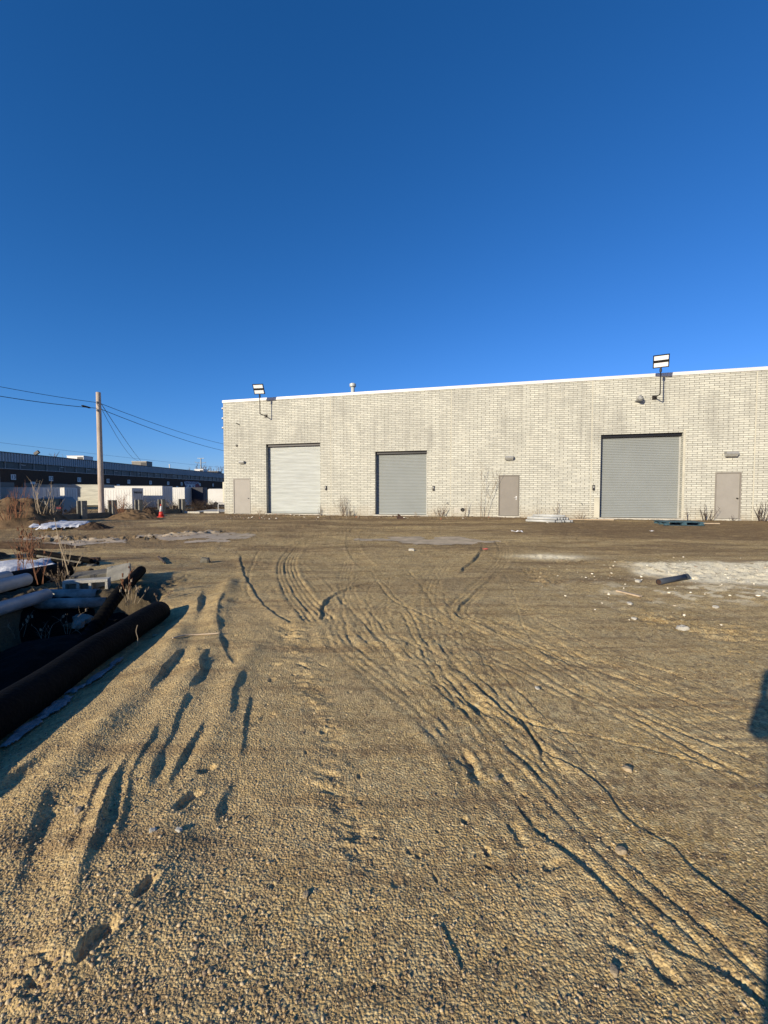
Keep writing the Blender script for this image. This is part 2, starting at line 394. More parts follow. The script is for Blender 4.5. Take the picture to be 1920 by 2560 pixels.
track('step', [(250, 1640), (215, 1690), (170, 1780), (130, 1880)], .018, .02)
track('step', [(540, 1500), (530, 1570), (515, 1660)], .010, .02)
track('step', [(80, 1760), (50, 1850), (20, 1960)], .016, .025)
track('rough', [(120, 2060), (60, 2120), (0, 2180)], .03, .12)
track('rough', [(200, 1640), (140, 1750), (80, 1900)], .012, .10)
track('rough', [(610, 1345), (640, 1400), (680, 1490), (705, 1590), (715, 1690), (740, 1750), (760, 1800), (800, 2000)], .016, .12)
track('rough', [(560, 1200), (600, 1290), (660, 1370), (780, 1390), (850, 1450)], .012, .3)
# curved tyre prints
track('tyre', [(860, 1150), (775, 1157), (700, 1163), (650, 1180), (624, 1205), (620, 1235), (640, 1280), (672, 1320), (700, 1348)], .017, .36, 5)
track('step', [(760, 1158), (700, 1162), (648, 1178), (616, 1205), (612, 1237), (632, 1284), (664, 1326)][::-1], .012, .018)
track('tyre', [(700, 1345), (712, 1312), (760, 1290), (830, 1266), (905, 1243), (1000, 1222)], .011, .24, 4)
track('step', [(694, 1338), (692, 1312), (712, 1292), (760, 1272), (830, 1252), (960, 1225)][::-1], .026, .016)
track('tyre', [(770, 1152), (760, 1165), (762, 1185), (775, 1205), (800, 1228)], .013, .32, 5)
track('groove', [(866, 1322), (918, 1420), (998, 1530), (1098, 1640), (1248, 1790), (1398, 1930), (1640, 2145), (1900, 2380)], .012, .016)
track('groove', [(884, 1322), (938, 1418), (1022, 1526), (1122, 1634), (1276, 1782), (1430, 1918), (1665, 2115), (1930, 2350)], .014, .018)
track('groove', [(875, 1322), (928, 1420), (1010, 1528), (1110, 1638), (1262, 1787), (1414, 1925), (1655, 2130), (1920, 2360)], .006, .012)
track('groove', [(800, 1230), (840, 1290), (905, 1325), (1010, 1375), (1110, 1415), (1220, 1485), (1400, 1565), (1665, 1705)], .012, .018)
track('groove', [(820, 1250), (900, 1335), (1000, 1390), (1100, 1435), (1220, 1500), (1400, 1580), (1665, 1725)], .010, .018)
track('step', [(1900, 2260), (1760, 2110), (1655, 2010), (1580, 1952), (1500, 1888), (1455, 1835), (1420, 1812), (1375, 1790), (1330, 1752), (1300, 1705), (1255, 1668), (1200, 1640), (1150, 1590), (1110, 1550), (1050, 1505), (1000, 1458), (930, 1376)][::-1], .012, .010)
track('step', [(1038, 1175), (1034, 1198), (1002, 1225), (966, 1262)], .045, .024)
track('tyre', [(1080, 1175), (1090, 1200), (1062, 1240), (1012, 1290), (990, 1325), (1030, 1350), (1120, 1390)], .013, .3, 4)
track('step', [(1074, 1232), (1025, 1282), (985, 1320), (990, 1336), (1040, 1352), (1140, 1400), (1240, 1440)][::-1], .018, .016)
track('groove', [(1035, 1345), (1175, 1402), (1300, 1450), (1420, 1490), (1665, 1580)], .013, .016)
track('groove', [(1150, 1330), (1250, 1380), (1340, 1420), (1480, 1465), (1665, 1540)], .011, .018)
track('groove', [(1000, 1350), (1110, 1395), (1285, 1490), (1420, 1560), (1665, 1650)], .013, .016)
track('groove', [(1020, 1500), (1150, 1562), (1300, 1592), (1430, 1622), (1665, 1690)], .010, .014)
track('tyre', [(1050, 1330), (1180, 1395), (1330, 1480), (1500, 1560), (1665, 1640)], .006, .3, 5)
track('step', [(1800, 2330), (1665, 2195), (1540, 2105), (1440, 2045), (1370, 1975), (1290, 1912), (1195, 1832), (1140, 1782), (1100, 1715)][::-1], .011, .012)
track('groove', [(1130, 1760), (1180, 1810), (1260, 1850), (1330, 1930), (1500, 2080)], .012, .02)
track('step', [(820, 1380), (870, 1390), (875, 1400), (855, 1412)], .02, .03)
track('rough', [(1130, 1700), (1180, 1780), (1150, 1860), (1200, 1900), (1290, 1960), (1460, 2060)], .011, .12)
track('tyre', [(480, 1165), (700, 1148), (1000, 1142), (1300, 1150), (1700, 1158)], .018, .45, 4)
track('tyre', [(860, 1140), (1100, 1132), (1400, 1134), (1700, 1140)], .018, .45, 4)
track('groove', [(700, 1250), (730, 1290), (770, 1330), (830, 1390), (860, 1440)], .012, .025)
track('groove', [(560, 1190), (540, 1230), (535, 1280), (560, 1310)], .012, .025)
track('groove', [(880, 1230), (905, 1260), (960, 1330), (1060, 1380)], .012, .025)
for i in range(7):
    track('groove', [(1400+i*22, 1512+i*16), (1480+i*25, 1500+i*18), (1580+i*12, 1488+i*20), (1720, 1455+i*26)], .009, .018)
rt_ = random.Random(21)
for i in range(26):          # faint overlapping tracks fanning from the yard toward the right foreground
    x0 = rt_.uniform(450, 1650); y0 = rt_.uniform(1150, 1215); xm = rt_.uniform(720, 1150); ym = rt_.uniform(1250, 1400); x1 = xm+rt_.uniform(150, 700); y1 = rt_.uniform(1450, 1900)
    P_ = [(x0, y0), ((x0+xm)/2+rt_.uniform(-60, 60), (y0+ym)/2-rt_.uniform(5, 30)), (xm, ym), ((xm+x1)/2+rt_.uniform(-20, 20), (ym+y1)/2), (x1, y1)]
    if i % 3: track('groove', P_, rt_.uniform(.003, .008), rt_.uniform(.010, .018))
    else: track('tyre', P_, rt_.uniform(.004, .007), rt_.uniform(.18, .3), 4)
track('rough', [(1340, 1330), (1450, 1345), (1560, 1360), (1680, 1365)], .03, .5)
track('rough', [(60, 1165), (200, 1172), (330, 1168), (420, 1162), (500, 1160)], .09, .5)
track('rough', [(1140, 1222), (1180, 1250), (1150, 1262)], .05, .35)
track('rough', [(1180, 1212), (1330, 1214), (1450, 1218)], .04, .35)
# footprints and dents: full-view px, length, width, heading (rad from +y toward +x), depth
FT = []
def foot(a, b, L, Wd, ang, dep):
    p = fv(a, b); FT.append((p.x, p.y, L, Wd, ang, dep*.33))
foot(448, 1668, .09, .06, .5, .05); foot(405, 1738, .16, .07, .25, .07)
foot(318, 1928, .10, .05, .3, .06); foot(205, 2048, .15, .055, .3, .08)
foot(572, 1556, .2, .09, .5, .035); foot(1015, 1650, .3, .10, -.15, .045); foot(1030, 1665, .3, .08, -.2, .02)
foot(985, 1440, .3, .11, -.15, .03); foot(1040, 1527, .3, .12, -.2, .035); foot(1258, 1490, .22, .15, .6, .035)
foot(698, 1335, .18, .09, .4, .05); foot(1118, 1800, .16, .06, -.1, .03); foot(1195, 1870, .10, .04, 1.2, .03)
foot(1005, 1773, .05, .03, 0, .03); foot(1052, 1840, .05, .03, 0, .03); foot(1430, 2090, .10, .05, -.3, .03); foot(1340, 2040, .1, .05, -.9, .02)
foot(588, 1470, .08, .05, .2, .03); foot(700, 1580, .07, .05, .2, .03); foot(855, 1910, .05, .04, 0, .02); foot(590, 1915, .03, .02, 0, .02)
for i in range(45):
    a = rnd.uniform(560, 1150); b = rnd.uniform(1380, 1900)
    foot(a, b, rnd.uniform(.015, .05), rnd.uniform(.012, .028), rnd.uniform(-1, 1), rnd.uniform(.01, .03))
for i in range(90):
    a = rnd.uniform(300, 1650); b = rnd.uniform(1180, 1450)
    foot(a, b, rnd.uniform(.05, .2), rnd.uniform(.03, .08), rnd.uniform(-1.5, 1.5), rnd.uniform(.01, .035))
def detail(x, y):
    h = np.zeros_like(x)
    wob = .03*fbm(x*3.1, y*3.1, 31, 3)+.005*fbm(x*19, y*19, 33, 3)*(y < 6)
    for kind, P, hh, w, n, ends in TR:
        ext = w*7+.3
        idx = np.nonzero((x > P[:, 0].min()-ext) & (x < P[:, 0].max()+ext) & (y > P[:, 1].min()-ext) & (y < P[:, 1].max()+ext))[0]
        if len(idx) == 0: continue
        X = x[idx]; Y = y[idx]; bd = np.full(X.shape, 1e9); sg = np.zeros_like(X); tt = np.zeros_like(X)
        k = len(P)-1
        seg = np.hypot(*(P[1:]-P[:-1]).T); cum = np.concatenate([[0], np.cumsum(seg)]); tot = cum[-1]
        for i in range(k):
            ax, ay = P[i]; bx, by = P[i+1]; ex, ey = bx-ax, by-ay; l2 = ex*ex+ey*ey+1e-12
            t = np.clip(((X-ax)*ex+(Y-ay)*ey)/l2, 0, 1); qx = X-ax-t*ex; qy = Y-ay-t*ey; d = qx*qx+qy*qy
            m = d < bd; bd[m] = d[m]; sg[m] = np.sign(ey*qx-ex*qy)[m]; tt[m] = (cum[i]+t*seg[i])[m]
        d = np.sqrt(bd)*np.where(sg == 0, 1, sg)+wob[idx]*(1 if kind != 'tyre' else .35)
        en = min(.3 if kind in ('tyre', 'rough') else .16, tot*.25) if hh < .03 or kind != 'step' else tot*.48
        tp = sst(tt, 0, en)*(1-sst(tt, tot-en, tot))*(.45+.95*vn(X*3.2, Y*3.2, 77))
        if kind == 'step':
            # rise gently from the left, drop sharply on the right (away from the sun)
            g_ = w*6+.05
            up = np.where(d < 0, np.maximum(1+d/g_, 0)**1.5, np.exp(-(d/(w*.8))**2))
            dn = np.exp(-((d-w*2.2)/(w*1.5))**2)
            q = .72*hh*up-.35*hh*dn
        elif kind == 'groove':
            q = .65*(-hh*np.exp(-(d/w)**2)+.22*hh*np.exp(-((np.abs(d)-2.2*w)/(w*1.2))**2))
        elif kind == 'swell':
            q = hh*np.exp(-(d/w)**2)
        elif kind == 'tyre':
            ins = 1-sst(np.abs(d), w*.48, w*.58)
            q = hh*(-.7+.9*np.cos(d/(w/n)*2*math.pi)*.5)*ins+hh*.6*np.exp(-((np.abs(d)-w*.66)/(w*.12))**2)
            q = .72*q*(.4+1.0*vn(X*7, Y*7, 91))
        else:
            q = hh*np.exp(-(d/w)**2)*fbm(X*5.5, Y*9, 41, 4, .65)*1.7
        h[idx] += q*tp
    for fx, fy, L, Wd, an, dep in FT:
        e = L*1.6
        idx = np.nonzero((np.abs(x-fx) < e) & (np.abs(y-fy) < e))[0]
        if len(idx) == 0: continue
        X = x[idx]-fx; Y = y[idx]-fy; u = X*math.sin(an)+Y*math.cos(an); v = X*math.cos(an)-Y*math.sin(an)
        v = v+Wd*.22*fbm(x[idx]*14, y[idx]*14, 13, 2)
        ww = Wd*.5*(1-.28*np.exp(-((u/L+.12)/.13)**2)) if L > .15 else Wd*.5      # waist between heel and ball
        q = (np.abs(u/(L*.5))**2.6+np.abs(v/ww)**2.6)**(1/2.6)
        h[idx] += -dep*(1-sst(q, .5, 1.15))*(1+(.12*np.cos(u/.026*2*math.pi)*vn(X*20, Y*20, 6) if L > .15 else 0))+dep*.14*np.exp(-((q-1.35)/.25)**2)*(.5+vn(X*30, Y*30, 5))
    return h
def masks(x, y):
    dw = -((x-WX)*WN.x+(y-WY)*WN.y)        # distance in front of the wall
    n1 = fbm(x*.9, y*.9, 61, 4); n2 = fbm(x*.35, y*1.6, 63, 4)
    damp = .75*(1-sst(dw+n1*.5, .9, 1.8))*(dw > -1)
    damp = np.maximum(damp, .75*sst(y+n2*2.0, 12.6, 14)*(1-sst(y+n2*2, 18.5, 20.5))*sst(x+n1*2, 3.5, 7))
    damp = np.maximum(damp, .6*sst(y+n2*1.2, 11.2, 12.2)*(1-sst(y+n2*1.4, 15, 16.6))*(1-sst(x+n1, -6, -3.5)))
    damp = np.maximum(damp, .7*np.exp(-((x-3.6)/1.0)**2-((y+n1*.3-9.55)/.28)**2))
    damp = np.maximum(damp, .55*sst(n2, -.05, .4)*sst(y, 5, 9))
    damp = np.maximum(damp, .72*sst(y+n2*3, 12.5, 17)*sst(fbm(x*.25, y*1.3, 67, 4), -.25, .15))
    w = np.exp(-(np.maximum(np.abs(y-.05*x-7.95+n1*.35)-.8, 0)/.35)**2)*sst(x+n1*.9, 4.7, 5.6)
    w = np.maximum(w, .8*np.exp(-((x-4.0+n1*.3)/.75)**2-((y-10.4+n1*.3)/.28)**2))
    w = np.maximum(w, .45*np.exp(-((x-5.0)/2.0)**2-((y-6.6)/.8)**2)*sst(fbm(x*6, y*6, 71, 3), .12, .4))
    grav = sst(-x+n1*.8, -.3, .9)*(1-sst(y, 5, 8))
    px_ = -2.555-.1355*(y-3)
    pit = sst(px_-x, .12, .4)*sst(x, -11, -8.5)*sst(y+n1*.3, .2, 1.0)*(1-sst(y+n1*.6, 6.6, 8.3))  # mask for the soil blackened as shade, wider than the dug hollow
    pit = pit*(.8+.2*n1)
    return damp, np.clip(w*1.5, 0, 1), grav, np.clip(pit, 0, 1)
def gh(x, y):
    x = np.atleast_1d(np.asarray(x, float)); y = np.atleast_1d(np.asarray(y, float))
    return macro(x, y)+detail(x, y)
def gz(x, y): return float(gh(x, y)[0])
def ground_pt(px, py, extra=0.0):
    z = 0.0
    for _ in range(6):
        p = onz(px, py, z); z = gz(p.x, p.y)
    p.z = z+extra; return p

def make_ground():
    st = 1.7*FAST
    ys = [1.5*F/q for q in np.arange(1833, 27, -st)]
    ys = [-400, -120, -40, -15, -7, -4, -2.5, -1.5, -.8, -.3, 0, .2, .4, .55, .7, .8]+ys
    y = 62.
    while y < 4000: ys.append(y); y *= 1.12
    inner = list(np.arange(-.95, .95, 2.3*FAST/F))
    side = [.97, .99, 1.02, 1.06, 1.1, 1.15, 1.2, 1.27, 1.35, 1.45, 1.55, 1.7, 1.85, 2, 2.2, 2.4, 2.7, 3, 3.4, 3.8, 4.3, 5, 6, 7.5, 10, 14, 25, 60, 200, 600]
    xs = [-a for a in side[::-1]]+inner+side
    ys = np.array(ys); xs = np.array(xs); ny, nx = len(ys), len(xs)
    Yg = np.repeat(ys, nx); Xg = np.tile(xs, ny)*np.maximum(Yg, .9)
    Xg = np.clip(Xg, -4000, 4000)
    h = macro(Xg, Yg)+detail(Xg, Yg)
    dist = np.maximum(Yg, .9)
    lim = (np.abs(Xg) < 1.2*dist) & (Yg > .7)
    ix = np.nonzero(lim & (Yg < 30))[0]; X = Xg[ix]; Y = Yg[ix]; D = dist[ix]
    g = np.zeros_like(X)
    damp, w, grav, pit = masks(Xg, Yg)
    rough = .55+.6*vn(X*1.3, Y*1.3, 201)+.5*grav[ix]
    pv = sst(fbm(X*2.3, Y*2.3, 205, 3), -.25, .35)
    g += .0014*cells(X, Y, .0055, 301)/.6*rough*(1-sst(D, 1.6, 2.6))
    g += .0009*np.maximum(cells(X, Y, .009, 311)-.25*(1-pv), 0)/.6*rough*(.25+.9*pv)*(1-sst(D, 2.8, 4.5))
    g += .0016*cells(X, Y, .024, 315)*sst(D, 2.2, 4)*(1-sst(D, 6, 9))*rough
    g += .0010*(h2(np.floor(X/.006), np.floor(Y/.006), 317)-.5)*(1-sst(D, 2.5, 5))
    g += .004*np.maximum(cells(X, Y, .03, 321)-.55, 0)/.3*rough*(1-sst(D, 7, 12))
    g += .010*fbm(X*4, Y*4, 331, 4, .6)*sst(D, 1.5, 5)
    g += .0035*fbm(X*14, Y*14, 341, 4, .7)*(1-sst(D, 9, 14))
    g += .013*fbm(X*5, Y*2.6, 351, 4, .7)*sst(D, 8, 13)
    g += .05*np.maximum(fbm(X*3, Y*3, 361, 4, .7)-.1, 0)*damp[ix]*sst(D, 9, 12)
    g += .09*fbm(X*6, Y*6, 381, 3, .6)*pit[ix]
    g += .06*np.maximum(fbm(X*9, Y*6, 371, 3, .6), 0)*w[ix]
    h[ix] += g
    v = np.stack([Xg, Yg, h], 1).astype(np.float32)
    i = np.arange((ny-1)*(nx-1)); r = i//(nx-1); c = i % (nx-1); a = r*nx+c
    f = np.stack([a, a+1, a+nx+1, a+nx], 1).astype(np.int32)
    me = bpy.data.meshes.new('ground'); me.vertices.add(len(v)); me.vertices.foreach_set('co', v.ravel())
    me.loops.add(f.size); me.loops.foreach_set('vertex_index', f.ravel())
    me.polygons.add(len(f)); me.polygons.foreach_set('loop_start', np.arange(0, f.size, 4, dtype=np.int32))
    try: me.polygons.foreach_set('loop_total', np.full(len(f), 4, np.int32))
    except Exception: pass
    me.update(calc_edges=True)
    me.polygons.foreach_set('use_smooth', np.ones(len(f), bool))
    for nm, arr in (('damp', damp), ('white', w), ('grav', grav), ('pit', pit)):
        at = me.attributes.new(nm, 'FLOAT', 'POINT'); at.data.foreach_set('value', arr.astype(np.float32))
    me.materials.append(M['ground'])
    o = bpy.data.objects.new('ground', me); col.objects.link(o); tag(o, kind='structure')
make_ground()

def stone_cloud(name, n, seed, area, rfun, m, label):
    rs = np.random.RandomState(seed)
    px = rs.uniform(area[0], area[1], n); py = rs.uniform(area[2], area[3], n)
    px = np.where(rs.rand(n) < .4, area[0]+(px-area[0])*rs.rand(n), px)
    tx = (px-960)/F; ty = (py-1280)/F
    dy = cp-ty*sp; dz = -sp-ty*cp; t = -HC/dz
    x = tx*t; y = dy*t
    keep = ~((x < -2.4) & (y < 6.5))
    if name == 'rubble':
        d2 = ((x-6.8)/2.4)**2+((y-7.7)/1.5)**2+.5*fbm(x*1.5, y*1.5, 55, 3)
        keep &= rs.rand(n) < np.exp(-np.maximum(d2, 0)*.9)
    x = x[keep]; y = y[keep]; n = len(x)
    z = gh(x, y); r = rfun(rs, n, y)
    phi = (1+5**.5)/2
    ico = np.array([(-1, phi, 0), (1, phi, 0), (-1, -phi, 0), (1, -phi, 0), (0, -1, phi), (0, 1, phi), (0, -1, -phi), (0, 1, -phi), (phi, 0, -1), (phi, 0, 1), (-phi, 0, -1), (-phi, 0, 1)])
    ico /= np.linalg.norm(ico[0])
    fi = np.array([(0, 11, 5), (0, 5, 1), (0, 1, 7), (0, 7, 10), (0, 10, 11), (1, 5, 9), (5, 11, 4), (11, 10, 2), (10, 7, 6), (7, 1, 8), (3, 9, 4), (3, 4, 2), (3, 2, 6), (3, 6, 8), (3, 8, 9), (4, 9, 5), (2, 4, 11), (6, 2, 10), (8, 6, 7), (9, 8, 1)])
    V = ico[None]*(1+.22*rs.randn(n, 12, 1))*r[:, None, None]*np.stack([rs.uniform(.8, 1.5, n), np.ones(n), rs.uniform(.5, .85, n)], 1)[:, None, :]
    a = rs.uniform(0, 6.28, n); ca, sa = np.cos(a)[:, None], np.sin(a)[:, None]
    V = np.stack([V[:, :, 0]*ca-V[:, :, 1]*sa+x[:, None], V[:, :, 0]*sa+V[:, :, 1]*ca+y[:, None], V[:, :, 2]+(z+r*.35)[:, None]], 2).reshape(-1, 3)
    Fc = (fi[None]+12*np.arange(n)[:, None, None]).reshape(-1, 3)
    me = bpy.data.meshes.new(name); me.vertices.add(len(V)); me.vertices.foreach_set('co', V.astype(np.float32).ravel())
    me.loops.add(Fc.size); me.loops.foreach_set('vertex_index', Fc.astype(np.int32).ravel())
    me.polygons.add(len(Fc)); me.polygons.foreach_set('loop_start', np.arange(0, Fc.size, 3, dtype=np.int32))
    me.update(calc_edges=True); me.polygons.foreach_set('use_smooth', np.ones(len(Fc), bool))
    at = me.attributes.new('tone', 'FLOAT', 'POINT'); at.data.foreach_set('value', np.repeat(rs.rand(n), 12).astype(np.float32))
    me.materials.append(m)
    o = bpy.data.objects.new(name, me); col.objects.link(o); tag(o, label, name.replace('_', ' '), kind='stuff')
def stone_mat(name, cols):
    m = bpy.data.materials.new(name); m.use_nodes = True; N, L = nt(m); b = N['Principled BSDF']; b.inputs['Roughness'].default_value = .75
    a = N.new('ShaderNodeAttribute'); a.attribute_name = 'tone'; rp = N.new('ShaderNodeValToRGB'); L.new(a.outputs['Fac'], rp.inputs[0])
    rp.color_ramp.interpolation = 'CONSTANT'
    els = rp.color_ramp.elements
    for i, (p, c) in enumerate(cols):
        e = els[i] if i < 2 else els.new(p); e.position = p; e.color = (*c, 1)
    L.new(rp.outputs[0], b.inputs['Base Color']); return m
smat = stone_mat('pebbles', [(0, (.34, .24, .12)), (.3, (.42, .31, .17)), (.55, (.22, .16, .1)), (.75, (.50, .39, .23)), (.9, (.12, .1, .08))])
stone_cloud('pebbles', 42000, 5, (-60, 1980, 1500, 2600), lambda r, n, y: np.minimum(.0008+.0045*r.rand(n)**8+.0005*y, .0055), smat, 'small tan and grey pebbles strewn through the sandy gravel')
stone_cloud('coarse_gravel', 3500, 15, (-200, 700, 1950, 2640), lambda r, n, y: .0018+.0068*r.rand(n)**6, smat, 'coarser loose gravel gathered in the near left foreground')
cmat = stone_mat('chalky_rubble', [(0, (.72, .66, .52)), (.4, (.5, .42, .29)), (.7, (.8, .75, .62)), (.85, (.25, .18, .11))])
stone_cloud('rubble', 3500, 9, (1200, 2050, 1385, 1700), lambda r, n, y: .005+.020*r.rand(n)**5, cmat, 'pale chalky rubble scattered round the white patch of ground')
stone_cloud('debris', 1500, 11, (560, 2000, 1288, 1312), lambda r, n, y: .012+.04*r.rand(n)**3, stone_mat('wall_foot_debris', [(0, (.1, .065, .04)), (.6, (.2, .15, .1)), (.85, (.6, .55, .45)), (.95, (.3, .12, .06))]), 'clods and litter along the foot of the block wall')

# ------------------------------------------------------------------ main building
B = empty('warehouse', (WX, WY, 0), WROT, 'long low warehouse of pale painted block with white roof edge', 'warehouse')
def wp(px, py, dep=0.0):           # pixel -> (s, z) on the wall plane (dep metres behind it)
    d = ray(px, py); P0 = Vector((WX, WY, 0))+WN*dep
    t = ((P0-Vector((0, 0, HC))).dot(WN))/d.dot(WN); p = Vector((0, 0, HC))+d*t
    return (p-Vector((WX, WY, 0))).dot(WD), p.z
S0 = wp(561, 1240)[0]; S1 = 22.0; TOP = wp(561, 1001)[1]-.16
print('S0', S0, 'TOP', TOP, wp(1920, 918), wp(1697, 1294))
def op(pxl, pxr, pt, pb):
    a, zt = wp(pxl, pt); b, _ = wp(pxr, pt); _, zb = wp((pxl+pxr)/2, pb); return [a, b, zb, zt]
def rng(l, r): return wp(l, 1240)[0], wp(r, 1240)[0]
r1 = [*rng(666, 801), .31, wp(666, 1111)[1]]
r2 = [*rng(938, 1067), .32, wp(938, 1129.5)[1]]
r3 = [*rng(1499.5, 1704), .31, wp(1501, 1087)[1]]
d1 = [*rng(583.5, 626), .27, 2.42]; d3 = [*rng(1246, 1298), .33, 2.47]; d4 = [*rng(1786.5, 1852), .33, 2.5]
print('openings', r1, r2, r3, d1, d3, d4)
def wall_mesh(mb, s0, s1, z0, z1, ops, dep=.42, ddep=.1):
    xs = sorted({s0, s1, *[o[0] for o in ops], *[o[1] for o in ops]}); zs = sorted({z0, z1, *[o[2] for o in ops], *[o[3] for o in ops]})
    for i in range(len(xs)-1):
        for j in range(len(zs)-1):
            cx = (xs[i]+xs[i+1])/2; cz = (zs[j]+zs[j+1])/2
            if any(o[0] < cx < o[1] and o[2] < cz < o[3] for o in ops): continue
            mb.add([(xs[i], 0, zs[j]), (xs[i+1], 0, zs[j]), (xs[i+1], 0, zs[j+1]), (xs[i], 0, zs[j+1])], [(0, 1, 2, 3)])
    for a, b, c, d, *e in ops:
        D = e[0] if e else dep
        mb.add([(a, 0, c), (b, 0, c), (b, D, c), (a, D, c)], [(0, 1, 2, 3)])
        mb.add([(a, 0, d), (b, 0, d), (b, D, d), (a, D, d)], [(3, 2, 1, 0)])
        mb.add([(a, 0, c), (a, D, c), (a, D, d), (a, 0, d)], [(0, 1, 2, 3)])
        mb.add([(b, 0, c), (b, D, c), (b, D, d), (b, 0, d)], [(3, 2, 1, 0)])
mb = MB(); wall_mesh(mb, S0, S1, -.4, TOP, [r1, r2, r3, d1+[.07], d3+[.07], d4+[.07]])
DB = 28.0
mb.add([(S0, 0, -.4), (S0, 0, TOP), (S0, DB, TOP), (S0, DB, -.4)], [(0, 1, 2, 3)])
mb.add([(S1, 0, -.4), (S1, 0, TOP), (S1, DB, TOP), (S1, DB, -.4)], [(3, 2, 1, 0)])
mb.add([(S0, DB, -.4), (S1, DB, -.4), (S1, DB, TOP), (S0, DB, TOP)], [(3, 2, 1, 0)])
mb.build('wall', M['brick'], B)
MB().bb(S0+.3, S1-.3, .3, DB-.3, TOP-.5, TOP-.35).build('roof', M['roof'], B)
k = MB()
k.bb(S0-.04, S1+.04, -.04, .3, TOP-.0, TOP+.165); k.bb(S0-.04, S0+.3, .3, DB+.04, TOP, TOP+.165); k.bb(S1-.3, S1+.04, .3, DB+.04, TOP, TOP+.165); k.bb(S0+.3, S1-.3, DB-.3, DB+.04, TOP, TOP+.165)
k.build('coping', M['white_metal'], B, bevel=.01)
for px in (827, 1127.5, 1479.5, 1888):
    s = wp(px, 1100)[0]
    MB().bb(s-.022, s+.022, -.004, .01, .2, TOP-.002).build('control_joint', M['cream_paint'], B)
def roller(o, m, slat=.082, dep=.42, guide='jamb', bright=False):
    a, b, c, d = o; root = None
    f = MB(); z = c+.10; n = int((d+.1-z)/slat)+1; P = []
    for i in range(n):
        for q, (dy, dz) in enumerate(((0, 0), (-.030, .12), (-.034, .45), (-.016, .78), (0, .97))):
            P.append((dy, z+(i+dz)*slat))
    vs = []
    for dy, zz in P: vs += [(a+.05, dep-.10+dy, min(zz, d+.15)), (b-.05, dep-.10+dy, min(zz, d+.15))]
    f.add(vs, [(2*i, 2*i+1, 2*i+3, 2*i+2) for i in range(len(P)-1)])
    cur = f.build('roller_door', m, B)
    MB().bb(a+.05, b-.05, dep-.125, dep-.06, c+.02, c+.098).build('bottom_bar', M['grey_steel'], cur)
    for x0, x1 in ((a+.002, a+.075), (b-.075, b-.002)):
        g = MB(); g.bb(x0, x1, dep-.15, dep-.13, c+.003, d-.002); g.bb(x0+.02, x1-.02, dep-.13, dep-.05, c+.003, d-.004)
        g.build('guide_rail', M['grey_steel'] if x0 < (a+b)/2 else M['jamb'], cur)
    MB().bb(a+.002, b-.002, dep-.04, dep+.0, c+.002, d-.002).build('backing', M['black_metal'], cur)
    h = MB(); h.bb(a+.002, b-.002, dep-.28, dep-.155, d-.13, d-.003); h.build('hood', M['black_metal'], cur)  # black hood, sized to thicken the dark shade band under the header
    s = MB(); s.bb(a-.1, b+.1, -.05, dep-.13, c-.12, c-.004); s.build('sill', M['concrete_pale'], B, bevel=.01)
    return cur
q1 = roller(r1, M['galv']); tag(q1, 'bright streaky galvanised roller door')
q2 = roller(r2, M['grey_steel']); tag(q2, 'smallest grey roller door')
q3 = roller(r3, M['grey_steel']); tag(q3, 'widest grey roller door')
# smooth cream surround of the big opening
for a, b in ((r3[1]+.003, r3[1]+.10),):
    MB().bb(a, b, -.012, .015, r3[2], r3[3]+.12).build('door_surround', M['cream_paint'], B)
MB().bb(r3[0]-.25, r3[0]-.003, -.006, .015, .31, 1.3).build('door_surround', M['cream_paint'], B)
def steel_door(o, m, fm, handle='knob'):
    a, b, c, d = o; fr = MB(); w = .055
    fr.bb(a, a+w, -.02, .068, c, d); fr.bb(b-w, b, -.02, .068, c, d); fr.bb(a+w, b-w, -.02, .068, d-w, d)
    rt = MB().bb(a+w+.004, b-w-.004, .012, .06, c+.02, d-w-.004).build('door', m, B)
    fr.build('frame', fm, rt)
    MB().bb(a-.04, b+.04, -.06, .011, c-.13, c+.005).build('sill', M['concrete_pale'], rt, bevel=.008)
    kx = b-w-.09; kz = c+.95
    if handle == 'lever':
        h = MB(); h.bb(kx-.03, kx+.03, 0, .013, kz-.09, kz+.09); h.tube([(kx, .0, kz), (kx, -.06, kz), (kx-.12, -.06, kz)], .011, 8); h.build('handle', M['white_metal'], rt)
    else:
        MB().lathe([(.035, 0), (.035, .01), (.014, .015), (.014, .04), (.03, .05), (.03, .075), (.012, .085)], (kx, .012, kz), 14, Matrix.Rotation(R(90), 4, 'X')).build('knob', M['bronze'] if handle == 'knob' else M['grey_plastic'], rt)
    for hz in (c+.25, c+1.05, c+1.8):
        MB().tube([(a+w, .005, hz-.05), (a+w, .005, hz+.05)], .009, 6).build('hinge', fm, rt)
    return rt
tag(steel_door(d1, M['taupe_light'], M['taupe_light'], 'plain'), 'pale taupe steel door near the far corner')
tag(steel_door(d3, M['taupe'], M['taupe_dark'], 'lever'), 'darker taupe steel door with lever handle')
tag(steel_door(d4, M['taupe_light'], M['taupe'], 'knob'), 'light taupe steel door with dark knob')
# small wall fixtures
def fixture(name, px, py, label, cat, group=None):
    s, z = wp(px, py); e = empty(name, Vector((WX, WY, 0))+WD*s+Vector((0, 0, z)), WROT, label, cat, group); return e
